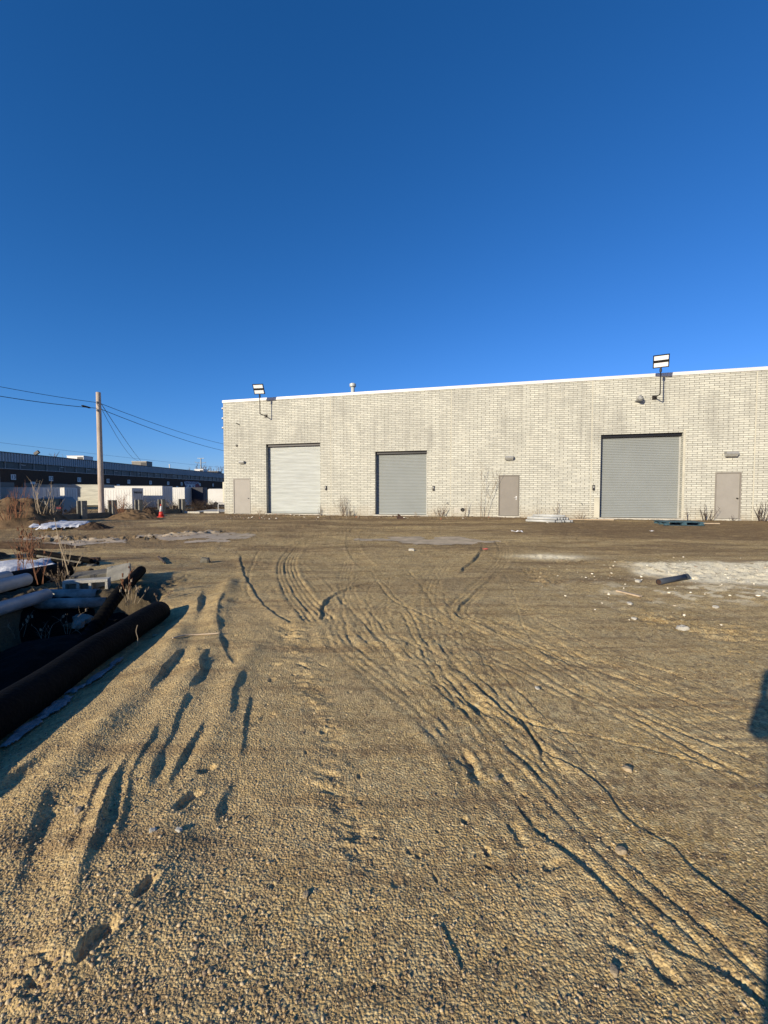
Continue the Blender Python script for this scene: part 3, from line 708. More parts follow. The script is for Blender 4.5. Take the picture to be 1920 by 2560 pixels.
# wall packs: body with sloping lens below
def wall_pack(px, py, w, label):
    e = fixture('wall_light', px, py, label, 'wall light', 'box lights above the steel doors')
    b = MB(); h = w*.42
    b.add([(-w/2, 0, h*.55), (w/2, 0, h*.55), (w/2, -w*.45, h*.45), (-w/2, -w*.45, h*.45), (-w/2, 0, -.0), (w/2, 0, -.0), (w/2, -w*.5, -.0), (-w/2, -w*.5, -.0)],
          [(0, 3, 2, 1), (3, 7, 6, 2), (0, 4, 7, 3), (1, 2, 6, 5), (4, 5, 6, 7), (0, 1, 5, 4)]).build('housing', M['grey_plastic'], e)
    MB().add([(-w*.48, 0, -.003), (w*.48, 0, -.003), (w*.48, -w*.48, -.003), (-w*.48, -w*.48, -.003), (-w*.46, 0, -h*.6), (w*.46, 0, -h*.6), (w*.46, -w*.3, -h*.58), (-w*.46, -w*.3, -h*.58)],
             [(0, 1, 2, 3), (3, 2, 6, 7), (0, 3, 7, 4), (1, 5, 6, 2), (7, 6, 5, 4), (0, 4, 5, 1)]).build('lens', M['clear_lens'], e)
wall_pack(606, 1156, .36, 'small box light above the pale steel door at the far corner')
wall_pack(1273, 1145, .42, 'box light above the darker steel door with the lever handle')
wall_pack(1826, 1135, .50, 'box light above the steel door furthest right')
# flood lights on bent arms
def flood(px, py, armpx, headpx, yaw, label, dx=-.28):
    e = fixture('flood_light', px, py, label, 'flood light', 'twin panel flood lights on bent arms')
    P = .72
    up = headpx
    pl = MB(); pl.bb(-.1, .1, -.02, 0, -.1, .1); pl.bb(-.05, .05, -.07, -.02, -.07, .07); pl.build('mounting_plate', M['bronze'], e)
    a = [(0, -.06, 0), (dx*.6, -P*.72, -.0), (dx*.93, -P*.97, .01), (dx, -P, .1), (dx, -P, up*.6), (dx, -P, up)]
    MB().tube(catmull(a[:4], 5)+[Vector(q) for q in a[4:]], .026, 10).build('arm', M['bronze'], e, smooth=True)
    tn = MB().lathe([(.05, 0), (.055, .12), (.04, .16), (.04, .22)], (dx, -P, up-.04), 12).build('tenon', M['bronze'], e)
    hd = empty('lamp_head', (dx, -P, up+.16)); hd.parent = e; hd.rotation_euler = (R(28), 0, yaw)
    w, h = .64, .58
    hb = MB(); hb.bb(-w/2, w/2, .0, .05, 0, h); 
    hb.bb(-w/2, w/2, -.02, 0, 0, .03); hb.bb(-w/2, w/2, -.02, 0, h-.03, h); hb.bb(-w/2, w/2, -.02, 0, h/2-.05, h/2+.05); hb.bb(-w/2, -w/2+.03, -.019, 0, .03, h-.03); hb.bb(w/2-.03, w/2, -.019, 0, .03, h-.03)
    for i in range(9): hb.bb(-w/2+.05+i*.07, -w/2+.062+i*.07, .05, .09, .04, h-.04)
    hb.build('housing', M['bronze'], hd)
    for z0 in (.04, h/2+.06):
        l = MB().bb(-w/2+.04, w/2-.04, -.012, -.001, z0, z0+h/2-.1).build('lens', M['lens'], hd)
    return e
flood(665, 1040, None, .98, R(6), 'twin panel flood light nearest the far left corner of the roof', dx=.02)
flood(1636, 994, None, 1.06, R(-14), 'twin panel flood light above the widest roller door', dx=.02)
# round bell fixture beside the second flood light
e = fixture('round_wall_light', 1589, 1003, 'round grey bell shaped light on wall left of the right flood light', 'wall light')
MB().lathe([(.045, 0), (.045, .03), (.03, .05)], (0, 0, 0), 14, Matrix.Rotation(R(90), 4, 'X')).build('base', M['grey_plastic'], e)
Mb = Matrix.Rotation(R(28), 4, 'Z') @ Matrix.Rotation(R(75), 4, 'X')
MB().lathe([(.03, 0), (.05, .06), (.12, .24), (.14, .30), (.14, .34), (.12, .345)], (0, -.03, 0), 24, Mb).build('bell', M['grey_plastic'], e, smooth=True)
dsk = Vector((0, -.03, 0))+Mb @ Vector((0, 0, .347))
MB().lathe([(.118, 0), (.06, .012), (.02, .016)], dsk, 24, Mb).build('lens', M['clear_lens'], e, smooth=True)
# security cameras on the end wall
for i, (py, t) in enumerate(((1018, 'top'), (1043, 'middle'), (1067, 'lowest'))):
    s, z = wp(556, py)
    e = empty('security_camera', Vector((WX, WY, 0))+WD*S0+WN*.35+Vector((0, 0, z)), WROT, t+' of three white dome cameras at the far left corner', 'camera', 'white dome cameras at the building corner')
    MB().bb(-.03, 0, -.06, .06, -.08, .08).build('bracket', M['white_metal'], e)
    MB().tube([(-.02, 0, 0), (-.14, 0, .05), (-.24, 0, .04)], .022, 8).build('arm', M['white_metal'], e)
    MB().lathe([(.055, .05), (.075, .02), (.075, -.04), (.06, -.045)], (-.26, 0, -.0), 14).build('housing', M['white_metal'], e)
    MB().lathe([(.055, -.046), (.045, -.075), (.02, -.092)], (-.26, 0, 0), 12).build('dome', M['glass'], e)
# key switches, taps, stubs
for px, py, t in ((815, 1220, 'beside the bright galvanised door'), (1083.5, 1220.5, 'beside the smallest roller door'), (1483.5, 1219, 'left of the widest roller door')):
    e = fixture('key_switch', px, py, 'small dark key switch box on wall '+t, 'switch', 'door switches on the block wall')
    MB().bb(-.05, .05, -.07, 0, -.13, .13).build('box', M['bronze'], e, bevel=.008)
    MB().bb(-.03, .03, -.085, -.071, -.02, .09).build('cover', M['grey_plastic'], e)
for px, py, t in ((1118.5, 1258, 'left of the black vent hole'), (1453, 1259, 'above the pipe bundle')):
    e = fixture('wall_tap', px, py, 'tiny metal tap stub on wall '+t, 'tap', 'tap stubs low on the wall')
    MB().tube([(0, 0, 0), (0, -.06, 0), (.03, -.09, -.05)], .018, 8).build('spout', M['grey_plastic'], e)
    MB().lathe([(.035, 0), (.035, .012)], (0, -.04, .03), 10).build('wheel', M['bronze'], e)
e = fixture('pipe_stub', 594, 1060, 'short dark bracket stub sticking out high on the far left wall', 'bracket')
MB().tube([(-.1, -.01, .06), (.14, -.07, -.05)], .025, 8).build('rod', M['bronze'], e)
e = fixture('wall_hole', 592, 1114, 'dark round pipe cap with a run-down stain on far left wall', 'pipe cap')
MB().lathe([(.07, -.01), (.07, .03), (.05, .04)], (0, 0, 0), 16, Matrix.Rotation(R(90), 4, 'X')).build('cap', M['bronze'], e)
e = fixture('wall_vent', 1156, 1274, 'dark round vent hole low on wall right of pale smear', 'vent')
MB().lathe([(.10, -.01), (.10, .05), (.08, .055), (.08, .02)], (0, 0, 0), 20, Matrix.Rotation(R(90), 4, 'X')).build('collar', M['bronze'], e)
MB().bb(-.45, -.05, -.003, .01, -.16, .1).build('patch', M['concrete_pale'], e)
# roof vent pipe
s, z = wp(882, 960, 1.0)
e = empty('roof_vent', Vector((WX, WY, TOP-.4))+WD*s+WN*1.0, 0, 'round grey capped vent pipe standing on the warehouse roof', 'vent')
zt = z-TOP+.4
MB().tube([(0, 0, 0), (0, 0, zt-.12)], .11, 16).build('pipe', M['galv'], e, smooth=True)
MB().lathe([(.12, 0), (.19, .05), (.19, .2), (.12, .24)], (0, 0, zt-.2), 18).build('cap', M['galv'], e)
# equipment on the end wall just past the corner
e = empty('ventilation_unit', Vector((WX, WY, 0))+WD*S0+WN*1.2, WROT, 'white cabinet with dark louvre on the end wall past the corner', 'ventilation unit')
MB().bb(-.72, -.003, -.35, .5, .9, 2.25).build('cabinet', M['cream_paint'], e, bevel=.02)
lv = MB()
for i in range(9): lv.bb(-.50, -.06, -.372, -.352, 1.42+i*.085, 1.46+i*.085)
lv.build('louvre', M['grey_plastic'], e)
MB().bb(-.52, -.04, -.3515, -.35, 1.38, 2.2).build('louvre_backing', M['bronze'], e)
MB().lathe([(.16, 2.25), (.16, 2.5), (.3, 2.52), (.3, 2.62)], (-.36, .08, 0), 18).build('flue', M['white_metal'], e)

# ------------------------------------------------------------------ plants
def sprig(mb, rs, base, h, r0, lean, bend, nb, sub=1, ang=.7, n=3):
    P = [Vector(base)]; d = Vector((lean[0], lean[1], 1)).normalized(); k = 7
    for i in range(k):
        d = (d+Vector((rs.gauss(0, .09)+bend[0], rs.gauss(0, .09)+bend[1], -bend[2] if len(bend) > 2 else 0))).normalized()
        P.append(P[-1]+d*h/k)
    mb.tube(P, [r0*(1-.75*i/k) for i in range(k+1)], n, cap=False)
    if sub > 0:
        for j in range(nb):
            i = rs.randint(1, k-1); t = rs.random(); b = P[i].lerp(P[i+1], t)
            az = rs.uniform(0, 6.283); l = h*rs.uniform(.25, .5)*(1-.4*i/k)
            sprig(mb, rs, b, l, r0*.55, (math.cos(az)*ang, math.sin(az)*ang), (0, 0, .0), max(1, nb//2), sub-1, ang)
def bush(name, p, stems, h, r0, spread, nb, m, label, cat='weed', sub=1, seed=0, bend=0.0, ang=.7, group=None, heads=0):
    rs = random.Random(seed); e = empty(name, p, 0, label, cat, group); mb = MB()
    for i in range(stems):
        az = rs.uniform(0, 6.283); rr = rs.uniform(0, spread)
        sprig(mb, rs, (math.cos(az)*rr*.4, math.sin(az)*rr*.4, -.03), h*rs.uniform(.6, 1.05), r0, (math.cos(az)*rr/h*.9, math.sin(az)*rr/h*.9), (0, 0, bend), nb, sub, ang)
    if heads:
        hb = mb; vs = list(mb.v)
        for i in range(heads):
            v = Vector(rs.choice(vs))
            if v.z < h*.3: continue
            s_ = rs.uniform(.006, .016); hb.box(v, (s_, s_*1.3, s_*2.2), rs.uniform(0, 3))
    mb.build('stems', m, e)
    return e
def wall_base(px, off=.25):
    s = wp(px, 1290)[0]; p = Vector((WX, WY, 0))+WD*s-WN*off; p.z = gz(p.x, p.y); return p
wb = 'dry weeds along the foot of the wall'
bush('weed', wall_base(801, .2), 4, .75, .012, .25, 3, M['twig'], 'two-armed dry weed at right foot of the bright galvanised door', seed=1, group=wb)
bush('weed', wall_base(862, .25), 16, 1.15, .008, .55, 5, M['twig'], 'tall fine dry weed clump between first two roller doors', seed=2, group=wb)
bush('weed', wall_base(880, .3), 5, .55, .016, .2, 3, M['twig_dark'], 'short dark stubby weed right of the tall fine clump', seed=22, group=wb)
bush('weed', wall_base(1040, .3), 4, .35, .012, .2, 3, M['twig_pale'], 'tiny pale weed below the smallest roller door', seed=3, group=wb)
bush('weed', wall_base(1100, .3), 9, .75, .014, .6, 4, M['twig'], 'leaning dry weed just left of the pale smear on wall', seed=4, group=wb)
bush('weed', wall_base(1163, .3), 4, 1.0, .012, .06, 1, M['twig'], 'pair of straight upright dry stalks right of the black vent hole', seed=5, ang=.2, group=wb)
bush('sapling', wall_base(1204, .3), 3, 3.0, .0115, .4, 9, M['twig'], 'tall bare sapling with many fine branches against the wall', 'sapling', sub=2, seed=8, ang=.5)
bush('weed', wall_base(1340, .3), 5, .7, .008, .3, 3, M['twig_pale'], 'sparse pale weed left of the pipe bundle', seed=9, group=wb)
bush('weed', wall_base(1390, .2), 4, .95, .012, .18, 2, M['twig'], 'upright dry weed right behind the pipe bundle', seed=10, ang=.3, group=wb)
bush('weed', wall_base(1450, .3), 8, .4, .01, .6, 3, M['twig'], 'low flattened weed just right of the pipe bundle', seed=11, bend=.08, group=wb)
bush('weed', wall_base(1715, .25), 2, .85, .012, .1, 2, M['twig_dark'], 'single bent stalk right beside the widest door', seed=12, group=wb)
bush('weed', wall_base(1757, .3), 10, .85, .016, .55, 3, M['twig_dark'], 'thick dark weed clump left of the right steel door', seed=13, ang=.4, group=wb)
bush('weed', wall_base(1822, .3), 9, .3, .01, .6, 3, M['twig_dark'], 'low dead growth at foot of the right steel door', seed=14, group=wb)
bush('weed', wall_base(1893, .3), 10, .95, .018, .45, 3, M['twig_dark'], 'dark thick weed clump at far right edge of wall', seed=15, ang=.4, group=wb)
bush('weed', wall_base(655, .3), 8, .4, .008, .5, 3, M['twig'], 'low wispy weed between pale steel door and galvanised door', seed=16, group=wb)

# ------------------------------------------------------------------ things at the wall foot
p = ground_pt(1397, 1306); e = empty('pipe_bundle', p, 0, 'stacked bundle of short grey plastic conduit pipes lying by the wall', 'pipe bundle')
rs = random.Random(3)
dirv = Vector((-.93, .34, 0)).normalized(); side = Vector((.34, .93, 0))
ends = [(-.28, .0), (-.14, .0), (.0, .0), (.13, .0), (.26, .0), (.40, .0), (.52, .0), (-.2, .11), (-.06, .115), (.08, .11), (.21, .115), (.34, .11), (.02, .22), (.16, .22)]
for i, (o_, z_) in enumerate(ends):
    a = Vector((o_, -.25+.07*o_+rs.uniform(-.06, .06), .06+z_)); yaw = rs.uniform(-.10, .10)
    dd = Vector((-.80, .60, rs.uniform(-.01, .02))); dd.rotate(Matrix.Rotation(yaw, 3, 'Z').to_euler())
    MB().pipe(a, a+dd*1.25, .056, .008, 14).build('conduit', M['conduit'], e, smooth=True)
MB().box((.0, -.1, .012), (1.15, .06, .03), .05).build('batten', M['white_metal'], e)

p = ground_pt(1697, 1312); e = empty('pallet', p, R(-10), 'weathered blue wooden pallet lying flat below the widest roller door', 'pallet')
for i in range(7): MB().box((0, -.42+i*.16, .135), (1.45, .11, .02)).build('deck_board', M['blue_paint'], e)
for x in (-.62, 0, .62):
    MB().box((x, .06, .107), (.1, 1.08, .03)).build('stringer', M['blue_paint'], e)
    for y in (-.4, .06, .5): MB().box((x, y, .052), (.17, .13, .075)).build('block', M['blue_paint'], e)
for y in (-.4, .06, .5): MB().box((0, y, .008), (1.45, .1, .016)).build('base_board', M['blue_paint'], e)
tag(MB().box(Vector(ground_pt(1768, 1311))+Vector((0, 0, .04)), (.9, .09, .04), R(-8)).build('plank', M['pale_wood']), 'pale plank end lying just right of the blue pallet', 'plank', 'boards along the wall')
tag(MB().box(Vector(ground_pt(1478, 1302))+Vector((0, 0, .06)), (1.9, .14, .05), R(-12)).build('plank', M['pale_wood']), 'long pale board lying left of the widest roller door', 'plank', 'boards along the wall')
def chunk(name, p, d, m, label, cat, seed=0, group=None, rz=0., tilt=0.):
    rs = np.random.RandomState(seed); mb = MB(); n, k = 12, 7; vs = []
    for i in range(k+1):
        th = math.pi*i/k
        for j in range(n):
            ph = 2*math.pi*j/n; q = Vector((math.sin(th)*math.cos(ph), math.sin(th)*math.sin(ph), math.cos(th)))
            q = Vector([math.copysign(abs(c_)**.6, c_) for c_ in q])
            r_ = 1+.16*float(fbm(np.array([q.x*1.7+seed]), np.array([q.y*1.7+q.z*2.3]), seed, 3)[0])*2
            vs.append((q.x*d[0]/2*r_, q.y*d[1]/2*r_, q.z*d[2]/2*r_))
    mb.add(vs, [(i*n+j, i*n+(j+1) % n, (i+1)*n+(j+1) % n, (i+1)*n+j)[::-1] for i in range(k) for j in range(n)])
    o = mb.build(name, m, smooth=False); o.location = Vector(p)+Vector((0, 0, d[2]*.3)); o.rotation_euler = (tilt, tilt*.5, rz)
    return tag(o, label, cat, group)
q = ground_pt(1000, 1297); tag(MB().add([(-.18, 0, -.02), (.26, -.04, -.02), (-.10, .05, .26), (-.16, .12, -.02), (.24, .10, -.02), (-.08, .10, .25)], [(0, 1, 2), (3, 5, 4), (0, 3, 4, 1), (1, 4, 5, 2), (0, 2, 5, 3)]).build('scrap_board', M['rust']), 'dark triangular scrap leaning under the smallest roller door', 'scrap').location = q
# litter
def litter(px, py, w, m, label, cat, seed):
    p = ground_pt(px, py, .012); rs = np.random.RandomState(seed); n = 7; vs = []; fs = []
    for i in range(n):
        for j in range(n):
            u = (i/(n-1)-.5)*w*(1+.3*rs.randn()*.3); v = (j/(n-1)-.5)*w*.7
            vs.append((u, v, .018+abs(rs.randn())*w*.09))
    for i in range(n-1):
        for j in range(n-1):
            if rs.rand() < .8: fs.append((i*n+j, (i+1)*n+j, (i+1)*n+j+1, i*n+j+1))
    o = MB().add(vs, fs).build('litter', m); o.location = p
    md = o.modifiers.new('s', 'SOLIDIFY'); md.thickness = .003
    return tag(o, label, cat)
litter(1293, 1332, .34, M['lens'], 'crumpled white plastic litter on dirt in front of the pipe bundle', 'litter', 1)
litter(1213, 1376, .13, M['pink'], 'scrap of pink marking ribbon beside the right end of puddle', 'ribbon', 2)
litter(1630, 1330, .12, M['lens'], 'tiny white scrap on dirt below the blue pallet', 'litter', 3)

# stones one can tell apart
stones = [(1029, 1377, .15, 'white stone lying just in front of the long pale puddle'), (1595, 1455, .11, 'white stone left of the black pipe end'),
          (1574, 1511, .08, 'pale stone below the short pale board'), (1585, 1548, .06, 'small pale stone alone in the sandy track'), (1707, 1574, .12, 'flat pale stone furthest down from the white patch'),
          (1790, 1520, .08, 'white stone at right under the chalky patch'), (388, 1590, .06, 'tan stone in shadow beside the long black pipe'),
          (1343, 1722, .04, 'pale grain sized stone just left of round dent'), (1568, 1925, .05, 'grey stone in the smooth gravel on the right'), (1552, 2130, .045, 'smooth egg shaped grey stone between right tyre grooves'),
          (1240, 1950, .035, 'brown stone beside the double footprint'), (765, 2239, .03, 'small round brown stone in the open gravel'), (195, 2030, .045, 'dark upright pebble left of the deep gravel furrow'),
          (447, 2077, .03, 'white pebble right of foot marks'), (382, 2078, .03, 'orange tan pebble left of the white pebble'), (1535, 2430, .035, 'tan pebble at bottom right of the yard')]
for i, (px, py, w, lb) in enumerate(stones):
    chunk('stone', ground_pt(px, py, .0), (w, w*.7, w*.5), M['concrete_pale'] if ('white' in lb or 'pale' in lb) else M['tan_stone'], lb, 'stone', 20+i, 'single stones lying on the dirt', i*.7)

# short black pipe on the chalk
a = ground_pt(1636, 1464); b = ground_pt(1724, 1447)
e = empty('black_pipe', (a+b)/2+Vector((0, 0, .045)), 0, 'short black plastic pipe lying on the white chalky patch', 'pipe')
u = (b-a); u = u.normalized()*.40; u.z = .005
MB().pipe(-u, u, .050, .008, 24).build('tube', M['blue_black'], e, smooth=True)
MB().tube([-u*.99, -u*.93], .041, 20).build('plug', M['rust'], e); MB().pipe(u*.9, u*1.06, .057, .007, 24).build('collar', M['blue_black'], e, smooth=True)
a = ground_pt(1543, 1479); b = ground_pt(1602, 1495)
tag(MB().box((a+b)/2+Vector((0, 0, .02)), ((b-a).length, .06, .022), math.atan2(b.y-a.y, b.x-a.x)).build('board', M['pale_wood'], bevel=.003), 'short pale board lying left of and below the black pipe', 'board')
tag(MB().tube(catmull([fv(1142, 790, 0) if False else ground_pt(432, 1598, .012), ground_pt(465, 1592, .02), ground_pt(500, 1589, .012), ground_pt(548, 1587, .018)], 5), [.008]*15+[.004], 6).build('stick', M['pale_wood']), 'bare pale stick across the gravel ridge beside the long pipe', 'stick')
tag(MB().tube(catmull([ground_pt(1098, 2318, .006), ground_pt(1115, 2380, .012), ground_pt(1150, 2432, .006)], 5), .0026, 5).build('straw', M['twig_pale']), 'thin pale straw lying in the near gravel', 'straw')
# crumpled dark scrap in mid yard
chunk('debris_chunk', ground_pt(513, 1407), (.20, .12, .16), M['concrete_dark'], 'grey jagged scrap standing alone in mid yard left of tyre curve', 'scrap', 5, tilt=.4)
tag(MB().tube([ground_pt(396, 1395, .03), ground_pt(412, 1411, .03)], [.03, .02], 6).build('stick', M['twig_dark']), 'short dark stick lying in the yard left of the grey scrap', 'stick')

# ------------------------------------------------------------------ snow, ice and puddle sheets that follow the ground
def patch(name, cx, cy, rx, ry, rot, m, label, cat, thick=.02, seed=0, res=.06, edge=.35, level=False, group=None, lift=0.0, zf=None):
    nx = int(2*rx/res)+1; ny = int(2*ry/res)+1
    u = np.linspace(-1, 1, nx)*1.0; v = np.linspace(-1, 1, ny)
    U, V = np.meshgrid(u, v); lx = U*rx; ly = V*ry; ca, sa = math.cos(rot), math.sin(rot)
    X = cx+lx*ca-ly*sa; Y = cy+lx*sa+ly*ca
    q = 1-(U**2+V**2)+edge*fbm(X*2.2/max(rx, .4)*1.2, Y*2.2/max(ry, .3)*.8, seed, 4, .6)*1.6-.25
    base = gh(X.ravel(), Y.ravel()).reshape(X.shape) if zf is None else zf(X, Y)
    if level: Z = np.full_like(base, np.percentile(base[q > 0] if (q > 0).any() else base, 70))+lift
    else: Z = base+thick*np.clip(q*2.5, -.6, 1)+thick*.3*fbm(X*6, Y*6, seed+3, 3)+lift
    keep = q > -.03
    idx = -np.ones(X.shape, int); vs = []; fs = []
    for j in range(ny-1):
        for i in range(nx-1):
            if keep[j, i] and keep[j+1, i] and keep[j, i+1] and keep[j+1, i+1]:
                f = []
                for a_, b_ in ((j, i), (j, i+1), (j+1, i+1), (j+1, i)):
                    if idx[a_, b_] < 0: idx[a_, b_] = len(vs); vs.append((X[a_, b_], Y[a_, b_], Z[a_, b_]))
                    f.append(idx[a_, b_])
                fs.append(f)
    if not fs: return None
    o = MB().add(vs, fs).build(name, m, smooth=True)
    return tag(o, label, cat, group)
P = ground_pt(590, 1308)
sn = 'old snow patches'
patch('snow_patch', -12.35, 17.0, 1.05, 1.5, .1, M['snow'], 'sunlit snow patch at the foot of the big dirt pile', 'snow', .12, 3, .06, .6, group=sn, lift=.06)
p = ground_pt(28, 1420); patch('snow_patch', p.x, p.y, 1.0, 1.0, 0, M['snow'], 'blue shaded snow patch at left behind the white pipes', 'snow', .10, 5, .05, .4, group=sn)
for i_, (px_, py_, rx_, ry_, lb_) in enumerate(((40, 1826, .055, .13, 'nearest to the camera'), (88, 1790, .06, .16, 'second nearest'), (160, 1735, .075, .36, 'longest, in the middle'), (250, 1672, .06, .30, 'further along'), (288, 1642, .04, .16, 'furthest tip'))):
    p = onz(px_, py_, -.03); patch('snow_patch', p.x, p.y, rx_, ry_, .16, M['snow_dirty_shaded'], 'thin shaded snow piece along the long black pipe, '+lb_, 'snow', .010, 7+i_, .01, 1.1, lift=.014, group='snow pieces along the long black pipe')
p = onz(305, 1526, -.1); patch('snow_patch', p.x-.05, p.y, .09, .45, -.2, M['snow'], 'small shaded snow streak between two black pipes', 'snow', .03, 9, .012, .5, group=sn)
ic = 'thin ice sheets on the muddy track'
for (px, py, rx, ry, rt, lb, sd) in ((105, 1346, .9, .5, .05, 'small ice sheet at left in front of the big pile', 1), (195, 1357, 1.5, .8, .1, 'ice sheet in the ruts behind the dark poles', 2), (485, 1338, 1.9, 1.0, -.1, 'long dull ice sheet in front of the traffic cone', 3), (520, 1352, .7, .3, 0., 'narrow sliver of ice just below the long ice sheet', 4)):
    p = ground_pt(px, py); patch('ice_sheet', p.x, p.y, rx, ry, rt, M['ice'], lb, 'ice', .004, sd, .05, 1.0, lift=.008, group=ic)
p = ground_pt(1090, 1352); patch('puddle', p.x, p.y, 1.9, .95, -.04, M['ice'], 'long pale frozen puddle across the middle of the yard', 'puddle', .004, 31, .04, .9, lift=.008)
p = ground_pt(915, 1350); patch('puddle', p.x, p.y, .55, .35, 0, M['ice'], 'short narrow puddle left of the long frozen puddle', 'puddle', .004, 33, .03, .9, lift=.008)

# ------------------------------------------------------------------ dirt piles
def pile(name, cx, cy, rx, ry, h, m, label, seed, rot=0., rough=.22, res=70, group='dirt piles'):
    vs = []; fs = []
    t = np.linspace(-1.25, 1.25, res); U, V = np.meshgrid(t, t); ca, sa = math.cos(rot), math.sin(rot)
    X = cx+U*rx*ca-V*ry*sa; Y = cy+U*rx*sa+V*ry*ca
    rr = np.sqrt(U**2+V**2)+.22*fbm(U*1.5+seed, V*1.5, seed, 3)
    prof = 1-sst(rr, .0, 1.0)
    Z = h*prof*(1+rough*fbm(U*3.2, V*3.2, seed+4, 4, .65))+h*.22*fbm(U*9, V*9, seed+8, 3, .6)*np.clip(prof*2.5, 0, 1)
    gr = macro(X.ravel(), Y.ravel()).reshape(X.shape)
    Z = gr+Z-.06*(1-np.clip(prof*20, 0, 1))-.02
    vs = np.stack([X.ravel(), Y.ravel(), Z.ravel()], 1).tolist()
    fs = [(j*res+i, j*res+i+1, (j+1)*res+i+1, (j+1)*res+i) for j in range(res-1) for i in range(res-1)]
    return tag(MB().add(vs, fs).build(name, m, smooth=True), label, 'dirt pile', group)
pile('dirt_pile', -15.0, 17.9, 2.9, 2.0, .98, M['dirt'], 'biggest lumpy brown dirt pile at far left, topped with weeds', 3, .1, .35)
pile('dirt_pile', -12.35, 21.6, 1.5, 1.1, .48, M['dirt'], 'small pointed sandy pile between cone and the snow patch', 6, 0, .25)
pile('dirt_pile', -13.2, 24.6, .9, .7, .4, M['dirt_dark'], 'small dark heap directly behind the sandy pile near the cone', 9)
pile('dirt_pile', -11.0, 16.6, .9, .8, .24, M['dirt_dark'], 'low dark clods right of the snow patch', 12, 0, .5)
pile('dirt_pile', -9.4, 9.7, .9, 1.0, .5, M['dirt_dark'], 'dark shaded heap at left edge behind the blue snow', 15, 0, .5)
pile('dirt_pile', -9.9, 11.9, 2.2, .35, .16, M['dirt_dark'], 'low dark mud ridge in front of the ice sheets', 18, .0, .5)

# ------------------------------------------------------------------ traffic cone
p = ground_pt(403, 1293); e = empty('traffic_cone', p, 0, 'orange traffic cone with white band in front of the post fence', 'cone')
MB().box((0, 0, .015), (.33, .33, .03)).build('base', M['orange'], e, bevel=.008)
def rz_(z): return .135-(z-.03)/.67*.11
MB().lathe([(rz_(z), z) for z in (.03, .3)], n=22).build('lower_cone', M['orange'], e, smooth=True)
MB().lathe([(rz_(.301)+.001, .301), (rz_(.6)+.001, .6)], n=22).build('white_band', M['refl'], e, smooth=True)
MB().lathe([(rz_(.601), .601), (rz_(.7), .7), (.015, .71)], n=22).build('cone_tip', M['orange'], e, smooth=True)

# ------------------------------------------------------------------ concrete post fence (H posts + low planks), bramble behind
fdir = Vector((.2514, 1, 0)).normalized(); frot = math.atan2(fdir.y, fdir.x)
def hpost(y):
    x = fence_x(y); e = bpy.data.objects.new('post', None)
    return x
sx = 1.83
pos = [22-2*1.78+i*1.78*.985 for i in range(-2, 7)]
posts = []
for i, y in enumerate(pos):
    x = fence_x(y); z = .05
    place = ['out of frame left', 'furthest left', 'leftmost', 'second from left', 'with white dot', 'right of the utility pole', 'behind the red weed', 'nearest the traffic cone', 'right end'][i] if i < 9 else ''
    mb = MB()
    H = 1.02+.0
    mb.bb(-.15, -.095, -.17, .17, 0, H+.08); mb.bb(.095, .15, -.17, .17, 0, H+.08); mb.bb(-.095, .095, -.04, .04, 0, H+.06)
    lb = 'H section concrete fence post, ' + {0: 'leftmost and behind the spoil', 1: 'first one left of the big dirt pile', 2: 'left of the rusty weed on pile', 3: 'standing above the big dirt pile', 4: 'with a white dot on its face', 5: 'just right of the utility pole foot', 6: 'between red weed and traffic cone', 7: 'directly behind the traffic cone', 8: 'last at the right end of the fence'}[i]
    o = mb.build('fence_post', M['concrete'], bevel=.008); o.location = (x, y, z); o.rotation_euler = (0, 0, frot-math.pi/2+R(8)); tag(o, lb, 'fence post', 'H section posts of the low fence')
    if i == 4:
        r_ = empty('fence_post', (x, y, z), frot-math.pi/2+R(8), lb, 'fence post', 'H section posts of the low fence'); o.name = 'shaft'; o.parent = r_; o.location = (0, 0, 0); o.rotation_euler = (0, 0, 0)
        del o['label'], o['category'], o['group']
        MB().lathe([(.03, 0), (.025, .012)], (.15, -.05, .72), 10, Matrix.Rotation(R(90), 4, 'Y')).build('white_dot', M['white_metal'], r_)
    if i < 8:
        y2 = pos[i+1]; x2 = fence_x(y2); m_ = Vector(((x+x2)/2, (y+y2)/2, .30)); L_ = math.hypot(x2-x, y2-y)-.2
        pl = MB().box((0, 0, 0), (L_, .075, .42)).build('fence_plank', M['concrete_dark'], bevel=.006); pl.location = m_; pl.rotation_euler = (0, 0, frot)
        tag(pl, 'low concrete plank slotted in the fence, ' + {0: 'at the far left out by the spoil', 1: 'left of the big dirt pile', 2: 'behind the big dirt pile', 3: 'left of the post with the white dot', 4: 'below the utility pole', 5: 'behind the red weed', 6: 'left of the traffic cone', 7: 'right of the traffic cone'}[i], 'fence plank', 'planks of the low fence')
br = ['behind leftmost fence posts', 'left of the utility pole', 'right of the utility pole', 'behind the red weed', 'behind the traffic cone', 'right of the traffic cone', 'past the right end of the fence', 'below the white van']
for i, (px, Y, hh) in enumerate(((90, 23.5, .8), (190, 25.5, .8), (285, 27, .9), (345, 28.5, 1.0), (400, 30, 1.0), (440, 31.5, 1.05), (490, 35, 1.1), (525, 36.5, .95))):
    q = atY(px, 1285, Y); q.z = gz(q.x, q.y)
    bush('bramble', q, 95, hh*1.35, .014, 1.5, 7, M['bramble'], 'dark tangled leafless bramble '+br[i], 'bramble', 1, 40+i, bend=.16, ang=1.0, group='brambles behind the post fence')
